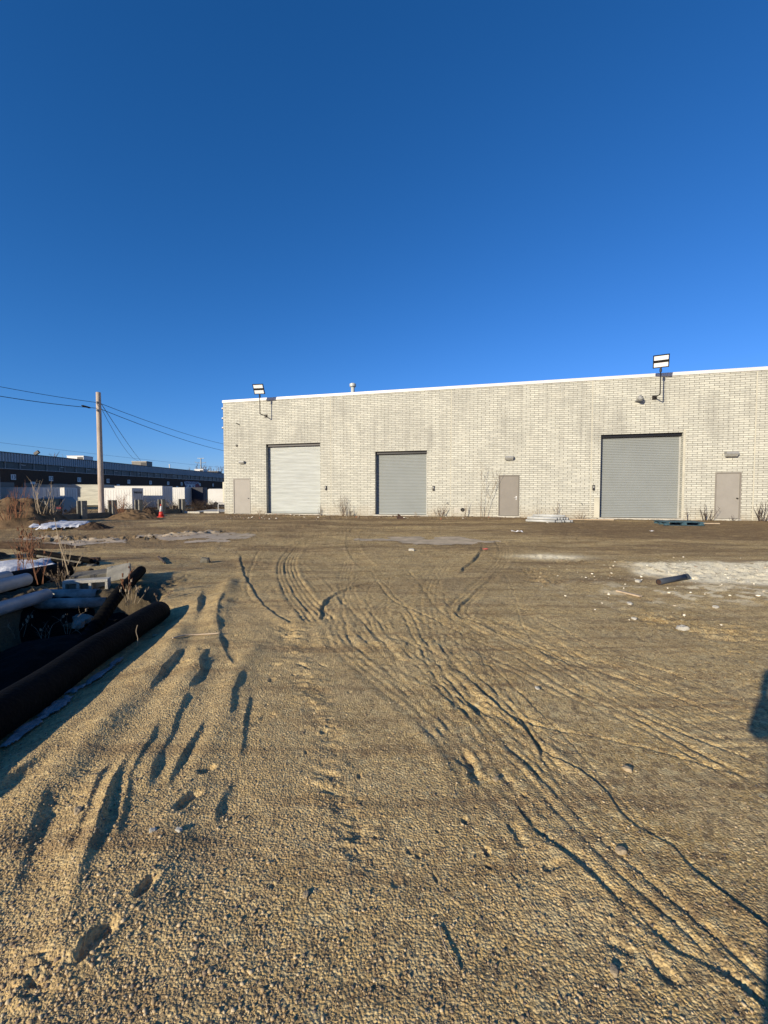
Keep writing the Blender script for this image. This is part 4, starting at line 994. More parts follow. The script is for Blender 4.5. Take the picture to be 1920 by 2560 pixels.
for i, (px, Y) in enumerate(((395, 28.2), (432, 29.4), (290, 24.5), (350, 26.2))):
    q = atY(px, 1270, Y); q.z = gz(q.x, q.y)+.3
    bush('dead_vine', q, 5, 1.3, .01, .5, 1, M['twig_pale'], 'arching pale vine stems over the fence '+['directly above the cone', 'right of the cone', 'at the foot of the utility pole', 'left of the cone'][i], 'vine', 1, 60+i, bend=.3, group='arching vines over the fence')
q = atY(303, 1285, 22.6); q.z = gz(q.x, q.y)
bush('red_weed', q, 26, 1.25, .009, .45, 6, M['twig_red'], 'dense rusty red dry weed in front of the fence', 'weed', 1, 70, ang=.5)
for i, (px, py, Y, hh, lb, m, ns) in enumerate(((43, 1285, 16.6, 1.2, 'upright rusty weed on left flank of big dirt pile', 'twig_red', 12), (100, 1275, 17.5, 1.5, 'pale leaning bare shrub on top of the big dirt pile', 'twig_pale', 7), (128, 1277, 17.8, .8, 'short pale stump-like stems on the pile crest', 'twig_pale', 5), (20, 1290, 15.8, .9, 'reddish weed at the left frame edge below the pile', 'twig_red', 9))):
    q = atY(px, py, Y)
    q.z -= .12
    bush('shrub', q, ns, hh, .012, .6, 5, M[m], lb, 'shrub', 1, 80+i, ang=.5, group='dry shrubs on the big dirt pile')
for px, lb in ((482, 'left piece of pale kerb by the yard entrance'), (530, 'right piece of pale kerb near the building corner')):
    q = atY(px, 1286, 28.2); q.z = gz(q.x, q.y)+.05
    tag(MB().box(q, (1.1, .16, .13), R(-12)).build('kerb', M['concrete_pale'], bevel=.02), lb, 'kerb', 'kerb pieces at the yard entrance')
pv = MB().add([(-13.0, 29.4, 0), (-9.2, 29.0, 0), (-9.0, 34, 0), (-13.4, 34, 0)], [(0, 1, 2, 3)]).build('pavement', M['concrete_pale']); pv.location.z = .285; tag(pv, kind='structure')
# white bent tube barrier
q = atY(546, 1281, 28.6); e = empty('tube_barrier', (q.x, q.y, .26), R(12), 'white bent tube barrier on splayed feet by the building corner', 'barrier')
MB().tube(catmull([(0, 0, .12), (0, 0, .45), (.02, 0, .56), (.14, 0, .60), (.5, 0, .60), (1.0, 0, .60), (1.12, 0, .56), (1.14, 0, .45), (1.14, 0, .12)], 4), .025, 8).build('rail', M['white_metal'], e, smooth=True)
for x in (0, 1.14):
    MB().tube([(x-.0, -.14, 0), (x, 0, .14), (x, .14, 0)], .022, 8).build('foot', M['white_metal'], e)
    MB().tube([(x-.12, 0, 0), (x, 0, .14), (x+.12, 0, 0)], .02, 8).build('foot', M['white_metal'], e)
# ------------------------------------------------------------------ utility pole and wires
pt = atY(245.8, 981, 26); pb = atY(254, 1282, 26)
e = empty('utility_pole', (pb.x, 26, -.2), 0, 'bare wooden utility pole leaning slightly, behind the post fence', 'utility pole')
d_ = Vector((pt.x-pb.x, 0, pt.z+.2))
MB().tube([d_*t for t in (0, .25, .5, .75, 1)], [.165, .155, .145, .135, .125], 18).build('pole', M['pole_wood'], e, smooth=False)
hz = atY(247, 1010, 26)
MB().bb(-.03, .03, -.19, -.13, 0, .12).build('bracket', M['black_metal'], e).location = (hz.x-pb.x, 0, hz.z+.2)
MB().bb(-.03, .03, -.19, -.13, 0, .12).build('bracket', M['black_metal'], e).location = (hz.x-pb.x, 0, hz.z-.25)
def wire(name, pts, r, label, sag=.25, n=14, m='wire'):
    mb = MB(); P = []
    for a, b in zip(pts[:-1], pts[1:]):
        a, b = Vector(a), Vector(b)
        for i in range(n+1):
            t = i/n; q = a.lerp(b, t); q.z -= 4*sag*t*(1-t); P.append(q)
    mb.tube(P, r, 5); return tag(mb.build(name, M[m]), label, 'wire', 'overhead wires')
A1 = atY(246.5, 1007, 26); A2 = atY(247.5, 1021, 26)
wire('overhead_wire', [atY(-260, 912, 19), A1], .013, 'upper thin wire running from the left edge to the pole', .12)
wire('overhead_wire', [A1, atY(625, 1121, 60)], .016, 'upper wire running right from the pole toward the warehouse', .45)
w2 = wire('overhead_wire', [atY(-260, 940, 19), A2], .017, 'lower thicker wire with black splice left of the pole', .18)
wire('overhead_wire', [A2, atY(625, 1137, 60)], .018, 'lower wire running right from the pole toward the warehouse', .5)
sa, sb = atY(203, 1013.5, 25.2), atY(227, 1020, 25.5)
MB().tube([sa, sa.lerp(sb, .15), sa.lerp(sb, .85), sb], [.018, .05, .05, .018], 8).build('splice', M['wire'], w2)
G = atY(352, 1152, 60)
wire('guy_wire', [A1+Vector((.15, 0, -.05)), G], .018, 'steep drop wire from pole down to the roof of the far building', .15)
wire('guy_wire', [A2+Vector((.15, 0, -.02)), G+Vector((-.3, 0, 0))], .012, 'faint second drop wire just below the steep one', .7)
for t in (.62, .66):
    q = (A1+Vector((.15, 0, -.05))).lerp(G, t*.9)
wire('overhead_wire', [atY(-150, 1088, 75), atY(620, 1175, 150)], .022, 'faint distant wire above the far building', .3, m='siding')

# ------------------------------------------------------------------ far building
FX, FY = -50.2, 57.5; fa = math.atan2(1, .0956)        # long axis heading
FB = empty('industrial_building', (FX, FY, 0), fa, 'long low brick industrial building with blue grey metal fascia, beyond the yard', 'building')
# local x runs away from the camera, local -y faces the yard
FL0, FL1 = -9, 92.0
MB().bb(FL0, FL1, 0, 35, -1.0, 4.78).build('wall', M['brown_brick'], FB)
MB().bb(FL0, FL1, .25, 34.8, 4.784, 5.72).build('core', M['black_metal'], FB)
def at_f(px):                     # local x on the facade for a photo column
    tx = (px-960)/F; Y = 55.7/(.0956-tx); return (Y-FY)/math.sin(fa)
fsc = MB(); n = int((FL1-FL0)/.42); vs = []
for i in range(n):
    x = FL0+i*.42
    for dx, dy in ((0, 0), (.13, 0), (.19, -.11), (.36, -.11)): vs.append((x+dx, dy-.08))
V = [(x, y, 5.724) for x, y in vs]+[(x, y, 6.93) for x, y in vs]; m_ = len(vs)
fsc.add(V, [(i, i+1, m_+i+1, m_+i) for i in range(m_-1)]); fsc.bb(FL0, FL1, -.02, 35, 5.73, 6.92)
fsc.build('fascia', M['siding'], FB)
MB().bb(FL0, FL1, -.24, 35.1, 6.932, 7.02).build('roof_edge', M['navy'], FB)
MB().bb(FL0, FL1, -.06, .25, 4.784, 4.86).build('sill', M['frame_metal'], FB)
x = at_f(16)-2.15*3; i = 0
while x < FL1-2.2:
    w = 2.15 if i % 9 != 7 else 1.1
    fr = MB(); fr.bb(x, x+.08, .02, .2, 4.862, 5.72); 
    f = fr.build('window', M['frame_metal'], FB)
    pn = MB(); pn.bb(x+.082, x+w-.002, .12, .15, 4.862, 5.72); pn.build('pane', M['band_glass'], f)
    if i % 3 == 1: MB().bb(x+.3, x+1.0, .10, .118, 5.42+.06*(i % 2), 5.47+.06*(i % 2)).build('light_streak', M['sign_white'], f)  # white bars before the panes stand for lit interior lights
    x += w; i += 1
for px in (-10, 60, 135, 180, 240, 300, 345, 400, 440, 475, 505, 540):
    x = at_f(px); MB().bb(x, x+2.6, -.03, .05, -.9, 3.0).build('loading_door', M['taupe_dark'], FB)
def text_mesh(body, size, m, parent, loc, rot=(math.pi/2, 0, 0), name='lettering', ext=.006, sx=1.0):
    cu = bpy.data.curves.new(name, 'FONT'); cu.body = body; cu.size = size; cu.extrude = ext; cu.align_x = 'CENTER'; cu.align_y = 'CENTER'; cu.offset = size*.012
    t = bpy.data.objects.new('tmp', cu); col.objects.link(t); dg = bpy.context.evaluated_depsgraph_get()
    me = bpy.data.meshes.new_from_object(t.evaluated_get(dg)); bpy.data.objects.remove(t)
    me.materials.clear(); me.materials.append(m); me.name = name
    o = bpy.data.objects.new(name, me); col.objects.link(o); o.parent = parent; o.location = loc; o.rotation_euler = rot; o.scale = (sx, 1, 1)
    return o
def f_world(lx, ly, z): return Vector((FX+lx*math.cos(fa)-ly*math.sin(fa), FY+lx*math.sin(fa)+ly*math.cos(fa), z))
for px, num in ((35, 13), (128.7, 12), (199, 11), (271, 10), (322.7, 9), (377, 8), (421, 7), (454.5, 6), (500, 5), (533, 4)):
    x = at_f(px); e = empty('dock_sign', f_world(x, -.03, 3.72), fa, 'white dock number sign reading %d on the brown brick' % num, 'sign', 'dock number signs')
    s_ = .36
    MB().bb(-s_, s_, -.03, 0, -s_, s_).build('panel', M['sign_white'], e)
    MB().bb(-s_+.06, s_-.06, -.033, -.0305, -s_+.06, s_-.06).build('border', M['sign_white'], e)
    text_mesh(str(num), .66, M['sign_ink'], e, (0, -.036, 0))
for px in (83, 296, 443):
    x = at_f(px); e = empty('notice_sign', f_world(x, -.03, 3.0), fa, 'small blank notice plate on the brown brick %s' % {83: 'between signs 13 and 12', 296: 'between signs 10 and 9', 443: 'between signs 7 and 6'}[px], 'sign', 'small notice plates')
    MB().bb(-.4, .4, -.03, 0, -.17, .17).build('panel', M['sign_white'], e)
# banner
x0, x1 = at_f(461.5), at_f(496.5); xc = (x0+x1)/2; wd = x1-x0
e = empty('banner_sign', f_world(xc, -.06, 3.35), fa, 'purple and white shop banner with red disc on brown brick wall', 'sign')
MB().bb(-wd/2, wd/2, -.03, 0, -.95, 1.05).build('panel', M['sign_purple'], e)
MB().bb(-wd/2+.2, wd*.28, -.036, -.0305, -.85, .35).build('white_field', M['sign_white'], e)
text_mesh('AUCTION AUTO & CO', .72, M['sign_white'], e, (0, -.04, .68), sx=wd*.13/.72*.8)
text_mesh('P.A.K', 1.0, M['sign_purple'], e, (-wd*.12, -.045, -.2), sx=2.0)
MB().lathe([(.72, 0), (.72, .03)], (wd*.40, -.035, -.15), 24, Matrix.Scale(1.5, 4, (1, 0, 0)) @ Matrix.Rotation(R(90), 4, 'X')).build('red_disc', M['sign_red'], e)
# roof plant
def roof_unit(name, px0, px1, pyt, Y, dpt, m, label, cat='roof unit', base=6.7):
    a = atY(px0, pyt, Y); b = atY(px1, pyt, Y); e = empty(name, ((a.x+b.x)/2, Y, base), 0, label, cat, 'plant on the far roof'); w = b.x-a.x; h = a.z-base
    MB().box((0, dpt/2, h/2), (w, dpt, h)).build('casing', m, e, bevel=.03)
    MB().bb(w*.12, w*.46, -.03, -.002, h*.35, h*.85).build('grille', M['black_metal'], e)
    MB().bb(-w*.52, w*.52, -.05, dpt+.05, h+.003, h+.06).build('lid', M['white_metal'], e)
    return e
roof_unit('roof_unit', 167, 209, 1140, 74, 2.4, M['white_metal'], 'white rooftop unit left of the utility pole')
roof_unit('roof_unit', 329, 366, 1153.5, 95, 2.4, M['taupe_dark'], 'dark grey rooftop unit where the drop wire lands')
roof_unit('roof_unit', 486, 508, 1173, 125, 3, M['white_metal'], 'small white rooftop unit near the far right trees')
roof_unit('roof_unit', 512, 545, 1178, 130, 3, M['navy'], 'dark flat rooftop unit right of the small white one')
q = atY(90, 1137, 66); e = empty('roof_flood_light', (q.x, 66, 6.9), 0, 'small black floodlight tilted on the far roof edge', 'flood light')
MB().tube([(0, 0, 0), (0, 0, q.z-6.9)], .06, 8).build('stand', M['white_metal'], e)
MB().box((.12, 0, q.z-6.9+.28), (.75, .3, .42), m=Matrix.Rotation(R(-35), 4, 'Y')).build('head', M['black_metal'], e)
q = atY(424, 1162, 108); e = empty('roof_pipe', (q.x, 108, 6.8), 0, 'thin white vent pipe standing on the far roof', 'vent')
MB().tube([(0, 0, 0), (0, 0, q.z-6.8)], .12, 8).build('pipe', M['white_metal'], e); MB().lathe([(.17, 0), (.17, .2)], (0, 0, q.z-6.9), 10).build('cap', M['white_metal'], e)
q = atY(502, 1145, 170); e = empty('distant_pole', (q.x, 170, 0), 0, 'distant utility pole with crossarms beyond the far roof', 'utility pole')
MB().tube([(0, 0, 0), (0, 0, q.z)], .25, 8).build('pole', M['siding'], e); MB().bb(-1.3, 1.3, -.1, .1, q.z-.2, q.z).build('crossarm', M['siding'], e)
MB().tube([(-2.4, 0, q.z-1.5), (-1.4, 0, q.z-1.9), (0, 0, q.z-1.9), (1.4, 0, q.z-1.8), (2.0, 0, q.z-1.6)], .12, 6).build('crossarm', M['siding'], e)
# distant bare trees
def tree(px, py, Y, h, w, seed, label):
    q = atY(px, py, Y); rs = random.Random(seed); e = empty('bare_tree', (q.x, Y, -.2), 0, label, 'tree', 'bare trees beyond the far building')
    H_ = q.z+.2
    MB().tube([(0, 0, 0), (.1, 0, H_*.3), (0, .1, H_*.5)], [.35, .25, .18], 8).build('trunk', M['twig'], e)
    mb = MB()
    for i in range(16):
        az = rs.uniform(0, 6.28); sprig(mb, rs, (0, 0, H_*rs.uniform(.25, .5)), H_*rs.uniform(.4, .6), .11, (math.cos(az)*w, math.sin(az)*w), (0, 0, .0), 8, 2, .8)
    mb.build('crown', M['twig'], e)
tree(98, 1126, 110, 12, .8, 1, 'left bare tree crown behind the black roof floodlight')
tree(125, 1132, 112, 12, .7, 2, 'lower bare tree crown right of the black roof floodlight')
tree(510, 1158, 165, 12, .7, 3, 'bare tree crown directly right of distant crossarm pole')
tree(533, 1162, 160, 12, .7, 4, 'bare tree crown nearest the warehouse corner')

# ------------------------------------------------------------------ containers and vehicles
def container(name, px0, px1, Y, pyt, length, label, m, w=2.4, doors=True, cat='container', lines=False, base=-.2, txt=None, rot=0.0):
    a = atY(px0, pyt, Y); Xf = a.x; top = a.z
    e = empty(name, (Xf, Y, base), rot, label, cat, 'white storage boxes parked behind the fence'); h = top-base
    b = MB(); b.bb(-length, 0, 0, w, .12, h-.05)
    # corrugated near side
    b.build('body', m, e, bevel=.02)
    rb = MB()
    k_ = int(length/.28)
    if lines:
        for z in np.arange(.35, h-.1, .18): rb.bb(-length+.05, -.05, -.018, -.001, z, z+.02)
    else:
        for i in range(k_): rb.bb(-length+.1+i*.28, -length+.13+i*.28, -.014, -.001, .2, h-.14)
    rb.build('side_ribs', m, e)
    MB().bb(-length-.01, .02, -.025, w+.025, h-.045, h+.03).build('roof', m, e)
    MB().bb(-length, 0, .1, w-.1, 0, .115).build('underframe', M['black_metal'], e)
    fd = MB(); fd.bb(.002, .03, .06, w/2-.01, .2, h-.12); fd.bb(.002, .03, w/2+.01, w-.06, .2, h-.12); dd = fd.build('end_door', m, e)
    bar = MB()
    for y in (w*.2, w*.4, w*.6, w*.8): bar.tube([(.045, y, .2), (.045, y, h-.15)], .015, 6)
    bar.build('lock_bars', M['grey_plastic'], dd)
    if txt: text_mesh(txt, .3, M['sign_ink'], e, (.04, w/2, h-.45), (math.pi/2, 0, math.pi/2), sx=.62)
    return e
container('storage_container', 258.7, 291, 59.7, 1212, 9.0, 'grubby pale storage box behind the foot of the utility pole', M['trailer_dirty'], 2.5, lines=True)
container('storage_container', 405.6, 436, 50, 1215.5, 5.4, 'bright white storage box behind the fence post by the traffic cone', M['trailer'])
container('storage_container', 461.5, 489.5, 58, 1219, 5.0, 'white storage box directly below the purple banner', M['trailer'], 2.8)
container('box_truck_body', 330, 362, 46, 1220.7, 3.2, 'small white box truck body lettered across its end', M['trailer'], 2.1, txt='TRANSPORTATION', cat='box truck')
container('storage_container', 106, 130, 46, 1219, 12.0, 'long white storage box at the left edge below sign 13', M['trailer'], 2.5)
container('storage_container', 161, 175, 53, 1219.5, 2.4, 'small white box between the long left box and the grubby one', M['trailer'], 2.2)
container('shade_trailer', -60, 0, 41.5, 1140, 11, 'tall white trailer added unseen past the left edge to shade the long box', M['trailer'], 2.5)  # unseen trailer, added only to cast shade on the long box behind
container('storage_container', 507, 515, 60, 1219, 2.2, 'dark navy storage box right of the box below the banner', M['navy'], 1.2)
e = [o for o in col.objects if o.get('label', '').startswith('tall white trailer')][0]
# van
q = atY(519, 1222, 54); e = empty('white_van', (q.x, 54, -.2), 0, 'white van standing between navy box and the warehouse corner', 'van')
h = q.z+.2
prof = [(0, .35), (0, h-.15), (.15, h), (3.6, h), (4.5, 1.55), (5.3, 1.25), (5.4, .35)]
mb = MB(); mb.add([(x, 0, z) for x, z in prof]+[(x, 1.9, z) for x, z in prof], [tuple(range(7)), tuple(range(7, 14))[::-1]]+[(i, (i+1) % 7, 7+(i+1) % 7, 7+i)[::-1] for i in range(7)])
mb.build('body', M['trailer'], e, bevel=.06)
MB().add([(3.3, -.006, h-.2), (3.65, -.006, h-.2), (4.3, -.006, 1.5), (3.3, -.006, 1.5)], [(0, 3, 2, 1)]).build('side_window', M['glass'], e)
for x in (1.0, 4.4): MB().lathe([(.34, 0), (.34, .22), (.2, .23)], (x, .2, .34), 18, Matrix.Rotation(R(90), 4, 'X')).build('wheel', M['rubber'], e)
MB().bb(.1, 5.2, -.02, -.002, .55, .62).build('side_trim', M['grey_plastic'], e)
# dark car seen end on
q = atY(148, 1243, 30); e = empty('parked_car', (q.x, 30, -.2), R(18), 'dark parked car seen over the big dirt pile', 'car')
h = q.z+.2
def cs(y, w, z): return [(-w/2, y, z), (w/2, y, z)]
prof = [(-2.1, .3, .82), (-2.2, .6, .86), (-2.1, .92, .84), (-1.5, h-.08, .66), (-1.0, h, .64), (.5, h, .64), (1.2, .98, .8), (2.1, .82, .82), (2.2, .45, .8)]
mb = MB(); V = [(-w_, y_, z_) for y_, z_, w_ in prof]+[(w_, y_, z_) for y_, z_, w_ in prof]; n = len(prof)
mb.add(V, [(i, i+1, n+i+1, n+i)[::-1] for i in range(n-1)]+[(n-1, 0, n, 2*n-1)[::-1], tuple(range(n)), tuple(range(n, 2*n))[::-1]])
mb.build('body', M['car_paint'], e, bevel=.05)
MB().add([(-.64, -2.065, .97), (.64, -2.065, .97), (.56, -1.58, h-.12), (-.56, -1.58, h-.12)], [(0, 1, 2, 3)]).build('rear_window', M['glass'], e)
for x in (-.72, .72):
    for y in (-1.35, 1.35): MB().lathe([(.33, -.1), (.33, .1)], (x, y, .33), 16, Matrix.Rotation(R(90), 4, 'Y')).build('wheel', M['rubber'], e)
for x in (-.68, .68): MB().bb(x-.12, x+.12, -2.17, -2.13, .72, .84).build('tail_light', M['sign_red'], e)
for x in (-.55, .55): MB().tube([(x, -1.0, h+.04), (x, .4, h+.04)], .02, 6).build('roof_rail', M['frame_metal'], e)

# ------------------------------------------------------------------ the hollow at left: pipes, rubble, weeds
def corrug(pts, r, amp, pitch, name, m, parent=None):
    P = catmull(pts, 10); Q = []; rad = []; L_ = 0
    fine = []
    for a, b in zip(P[:-1], P[1:]):
        k = max(1, int((b-a).length/(pitch/4)))
        for i in range(k): fine.append(a.lerp(b, i/k))
    fine.append(P[-1])
    for i, q in enumerate(fine):
        rad.append(r+amp*math.cos(i*math.pi/2))
    return MB().tube(fine, rad, 18).build(name, m, parent, smooth=True)
o = MB().pipe((-2.27, .9, .085), (-2.91, 5.62, -.02), .137, .014, 36, 30); o = o.build('large_pipe', M['hdpe'], smooth=True)
tag(o, 'long thick black pipe running along the left edge of the gravel', 'pipe')
me = o.data
for v in me.vertices:
    v.co.z += .012*math.sin(v.co.y*1.7)+.006*math.sin(v.co.y*5.1); v.co.x += .012*math.sin(v.co.y*1.1+1)
o = MB().pipe((-6.15, 4.6, .12), (-5.72, 7.85, .10), .17, .02, 28).build('large_pipe', M['hdpe'], smooth=True); tag(o, 'thick black pipe behind the white pipes, in front of the blue snow', 'pipe')
o = corrug([(-4.42, 7.95, .10), (-4.02, 6.95, .12), (-3.70, 6.0, .06), (-3.62, 5.3, -.25), (-3.62, 4.6, -.6)], .08, .006, .07, 'corrugated_pipe', M['hdpe']); tag(o, 'wrinkled black corrugated hose beside the leaning grey slab', 'pipe')
o = MB().pipe((-4.86, 4.2, .05), (-4.87, 6.30, .04), .088, .008, 24).build('white_pipe', M['pvc'], smooth=True); tag(o, 'lower white plastic pipe at left edge, reaching furthest right', 'pipe', 'white plastic pipes in the hollow')
o = MB().pipe((-5.02, 4.2, .27), (-5.14, 6.28, .27), .090, .008, 24).build('white_pipe', M['pvc'], smooth=True); tag(o, 'upper white plastic pipe of the pair at left edge, in front', 'pipe', 'white plastic pipes in the hollow')
o = MB().pipe((-5.22, 4.2, .33), (-5.30, 6.15, .33), .085, .008, 24).build('white_pipe', M['pvc'], smooth=True); tag(o, 'upper white plastic pipe partly hidden behind its twin', 'pipe', 'white plastic pipes in the hollow')
o = MB().pipe((-5.05, 6.45, .0), (-4.35, 6.62, -.03), .085, .008, 24).build('white_pipe', M['pvc_dirty'], smooth=True); tag(o, 'short white pipe lying below the broken hollow block', 'pipe', 'white plastic pipes in the hollow')
o = MB().pipe((-4.95, 6.15, -.06), (-4.15, 6.5, -.12), .075, .008, 24).build('white_pipe', M['pvc_dirty'], smooth=True); tag(o, 'half buried dull white pipe at the back edge of dark hollow', 'pipe', 'white plastic pipes in the hollow')
# black sheeting heap inside the hollow
def sheet(cx, cy, rx, ry, h, seed, label):
    res = 60; t = np.linspace(-1, 1, res); U, V = np.meshgrid(t, t); X = cx+U*rx; Y = cy+V*ry
    prof = 1-sst(np.sqrt(U**2+V**2), .1, 1.0)
    Z = macro(X.ravel(), Y.ravel()).reshape(X.shape)*.6-.12+h*prof+.10*fbm(X*3, Y*2, seed, 4, .6)*np.clip(prof*3, 0, 1)-.1*(prof < .02)
    return tag(MB().add(np.stack([X.ravel(), Y.ravel(), Z.ravel()], 1).tolist(), [(j*res+i, j*res+i+1, (j+1)*res+i+1, (j+1)*res+i) for j in range(res-1) for i in range(res-1)]).build('plastic_sheet', M['tarp'], smooth=True), label, 'plastic sheet', 'black sheeting in the hollow')
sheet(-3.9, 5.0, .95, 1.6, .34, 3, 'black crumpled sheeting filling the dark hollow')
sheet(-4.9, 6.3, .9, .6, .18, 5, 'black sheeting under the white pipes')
# leaning slab, hollow block, flat slab
def slab(name, c, d, rot, m, label, cat, bev=.012):
    e = MB().box((0, 0, 0), d).build(name, m, bevel=bev); e.location = c; e.rotation_euler = rot; return tag(e, label, cat)
q = onz(293, 1436, .12); slab('concrete_slab', (q.x, q.y+.05, .13), (.36, .36, .07), (R(38), R(-10), R(22)), M['concrete'], 'square grey concrete slab leaning beside the corrugated hose', 'slab')
q = onz(216, 1440, .12); slab('concrete_slab', (q.x, q.y+.25, .10), (.72, .34, .09), (R(6), R(-5), R(15)), M['concrete_dark'], 'rough brown flat slab behind the hollow block', 'slab')
q = onz(218, 1459, .1); e = empty('hollow_block', (q.x, q.y, .07), R(20), 'broken pale hollow concrete block with rectangular holes', 'concrete block')
hb = MB(); Lb, Wb, Hb = .60, .20, .20
hb.bb(-Lb/2, Lb/2, -Wb/2, Wb/2, Hb/2-.045, Hb/2); hb.bb(-Lb/2, Lb/2, -Wb/2, Wb/2, -Hb/2, -Hb/2+.04); hb.bb(-Lb/2, Lb/2, Wb/2-.03, Wb/2-.001, -Hb/2+.041, Hb/2-.046)
for x in (-Lb/2+.02, -.1, .06, Lb/2-.02): hb.bb(x-.02, x+.02, -Wb/2+.002, Wb/2-.031, -Hb/2+.041, Hb/2-.046)
hb.build('shell', M['concrete_pale'], e, bevel=.006)
# dark poles stack
for i, (p0, p1, z0, z1, r_, lb) in enumerate((((45, 1372), (228, 1402), .30, .12, .045, 'topmost long dark pole of the stack'), ((80, 1380), (245, 1408), .2, .06, .04, 'second long dark pole of the stack, reaching furthest right'), ((95, 1390), (205, 1408), .12, .05, .035, 'thin dark pole in middle of the stack'), ((70, 1388), (190, 1412), .1, .05, .04, 'front dark pole of the stack'), ((100, 1378), (232, 1398), .14, .04, .03, 'rear dark pole of the stack'))):
    a = onz(*p0, z0); b = onz(*p1, z1)
    tag(MB().tube([a, a.lerp(b, .5)+Vector((0, 0, -.01)), b], r_, 10).build('dark_pole', M['hdpe'] if i != 2 else M['concrete_dark']), lb, 'pole', 'dark poles stacked behind the hollow')
q = onz(236, 1398, .06); slab('brick_block', (q.x, q.y, .06), (.22, .1, .08), (0, 0, .1), M['rust'], 'reddish block at the right tip of the dark poles', 'block')
# weeds around the hollow
for i, (px, py, z, ns, h_, r0, sprd, nb, mm, lb, hd) in enumerate((
        (172, 1445, .05, 1, 1.15, .014, .02, 3, 'twig_pale', 'tallest straight pale stalk behind the hollow', 0),
        (165, 1440, .05, 4, .75, .006, .35, 3, 'twig_pale', 'spray of thin pale stems round the tallest stalk', 20),
        (155, 1462, .0, 14, .35, .004, .3, 4, 'twig', 'dark tangled weed at the foot of the tallest stalk', 60),
        (100, 1455, .1, 5, .85, .005, .3, 4, 'twig_red', 'thin reddish weed rising in front of the thick black pipe', 60),
        (45, 1435, .1, 8, .8, .005, .35, 4, 'twig_red', 'leafy reddish weed in front of the blue snow', 90),
        (75, 1410, .1, 8, .75, .005, .35, 4, 'twig_red', 'bushy rust coloured weed left of the dark poles', 90),
        (330, 1505, 0, 9, .36, .004, .25, 2, 'twig_pale', 'small clump of pale dry stems at the long pipe tip', 30),
        (318, 1500, 0, 4, .45, .004, .1, 4, 'twig_red', 'short rusty weed left of the pale dry clump', 40),
        (400, 1500, 0, 5, .2, .003, .2, 2, 'twig', 'tiny weed right beyond the long pipe tip', 10))):
    q = onz(px, py, z); bush('weed', q, ns, h_, r0, sprd, nb, M[mm], lb, 'weed', 1, 100+i, ang=.45, heads=hd, group='dry weeds around the hollow')
rs = random.Random(31)
for i in range(34):          # broken lumps and offcuts thrown on the spoil round the hollow
    px, py = rs.uniform(-20, 330), rs.uniform(1400, 1520)
    if 1440 < py < 1500 and px < 120: continue
    q = onz(px, py, .0); q.z = max(gz(q.x, q.y), -.3)
    w_ = rs.uniform(.05, .16); d_ = (w_*rs.uniform(1, 2.2), w_, w_*rs.uniform(.3, .7))
    k_ = rs.choice(('dirt_dark', 'concrete_dark', 'concrete', 'timber', 'tarp'))
    if k_ == 'timber' or k_ == 'tarp':
        o = MB().box((0, 0, 0), (w_*rs.uniform(3, 6), w_*.45, .02)).build('offcut', M[k_], bevel=.003); o.location = q+Vector((0, 0, .04)); o.rotation_euler = (rs.uniform(-.2, .2), rs.uniform(-.25, .25), rs.uniform(0, 3.1))
        tag(o, 'dark board offcut thrown on the spoil round the hollow', 'offcut', 'offcuts round the hollow')
    else:
        chunk('lump', q, d_, M[k_], 'broken lump of soil or concrete on the spoil round the hollow', 'lump', 200+i, 'lumps round the hollow', rs.uniform(0, 3))
for i, (px, py, lb) in enumerate(((45, 1590, 'leftmost'), (110, 1600, 'middle'), (165, 1580, 'rightmost'), (80, 1545, 'upper'))):
    q = onz(px, py, -.32)
    bush('dead_vine', q, 4, .42, .0032, .25, 3, M['twig_pale'], 'pale dry vine spray over the dark hollow, '+lb+' of four', 'vine', 1, 300+i, bend=.22, ang=.9, group='dry vine sprays over the hollow', heads=14)
a = onz(342, 1615, .0)
tag(MB().tube(catmull([a, a+Vector((.0, .02, .07)), a+Vector((-.015, .02, .14)), a+Vector((-.005, .03, .2))], 5), .004, 5).build('twig', M['twig_pale']), 'pale crooked twig standing in the pipe shadow', 'twig')

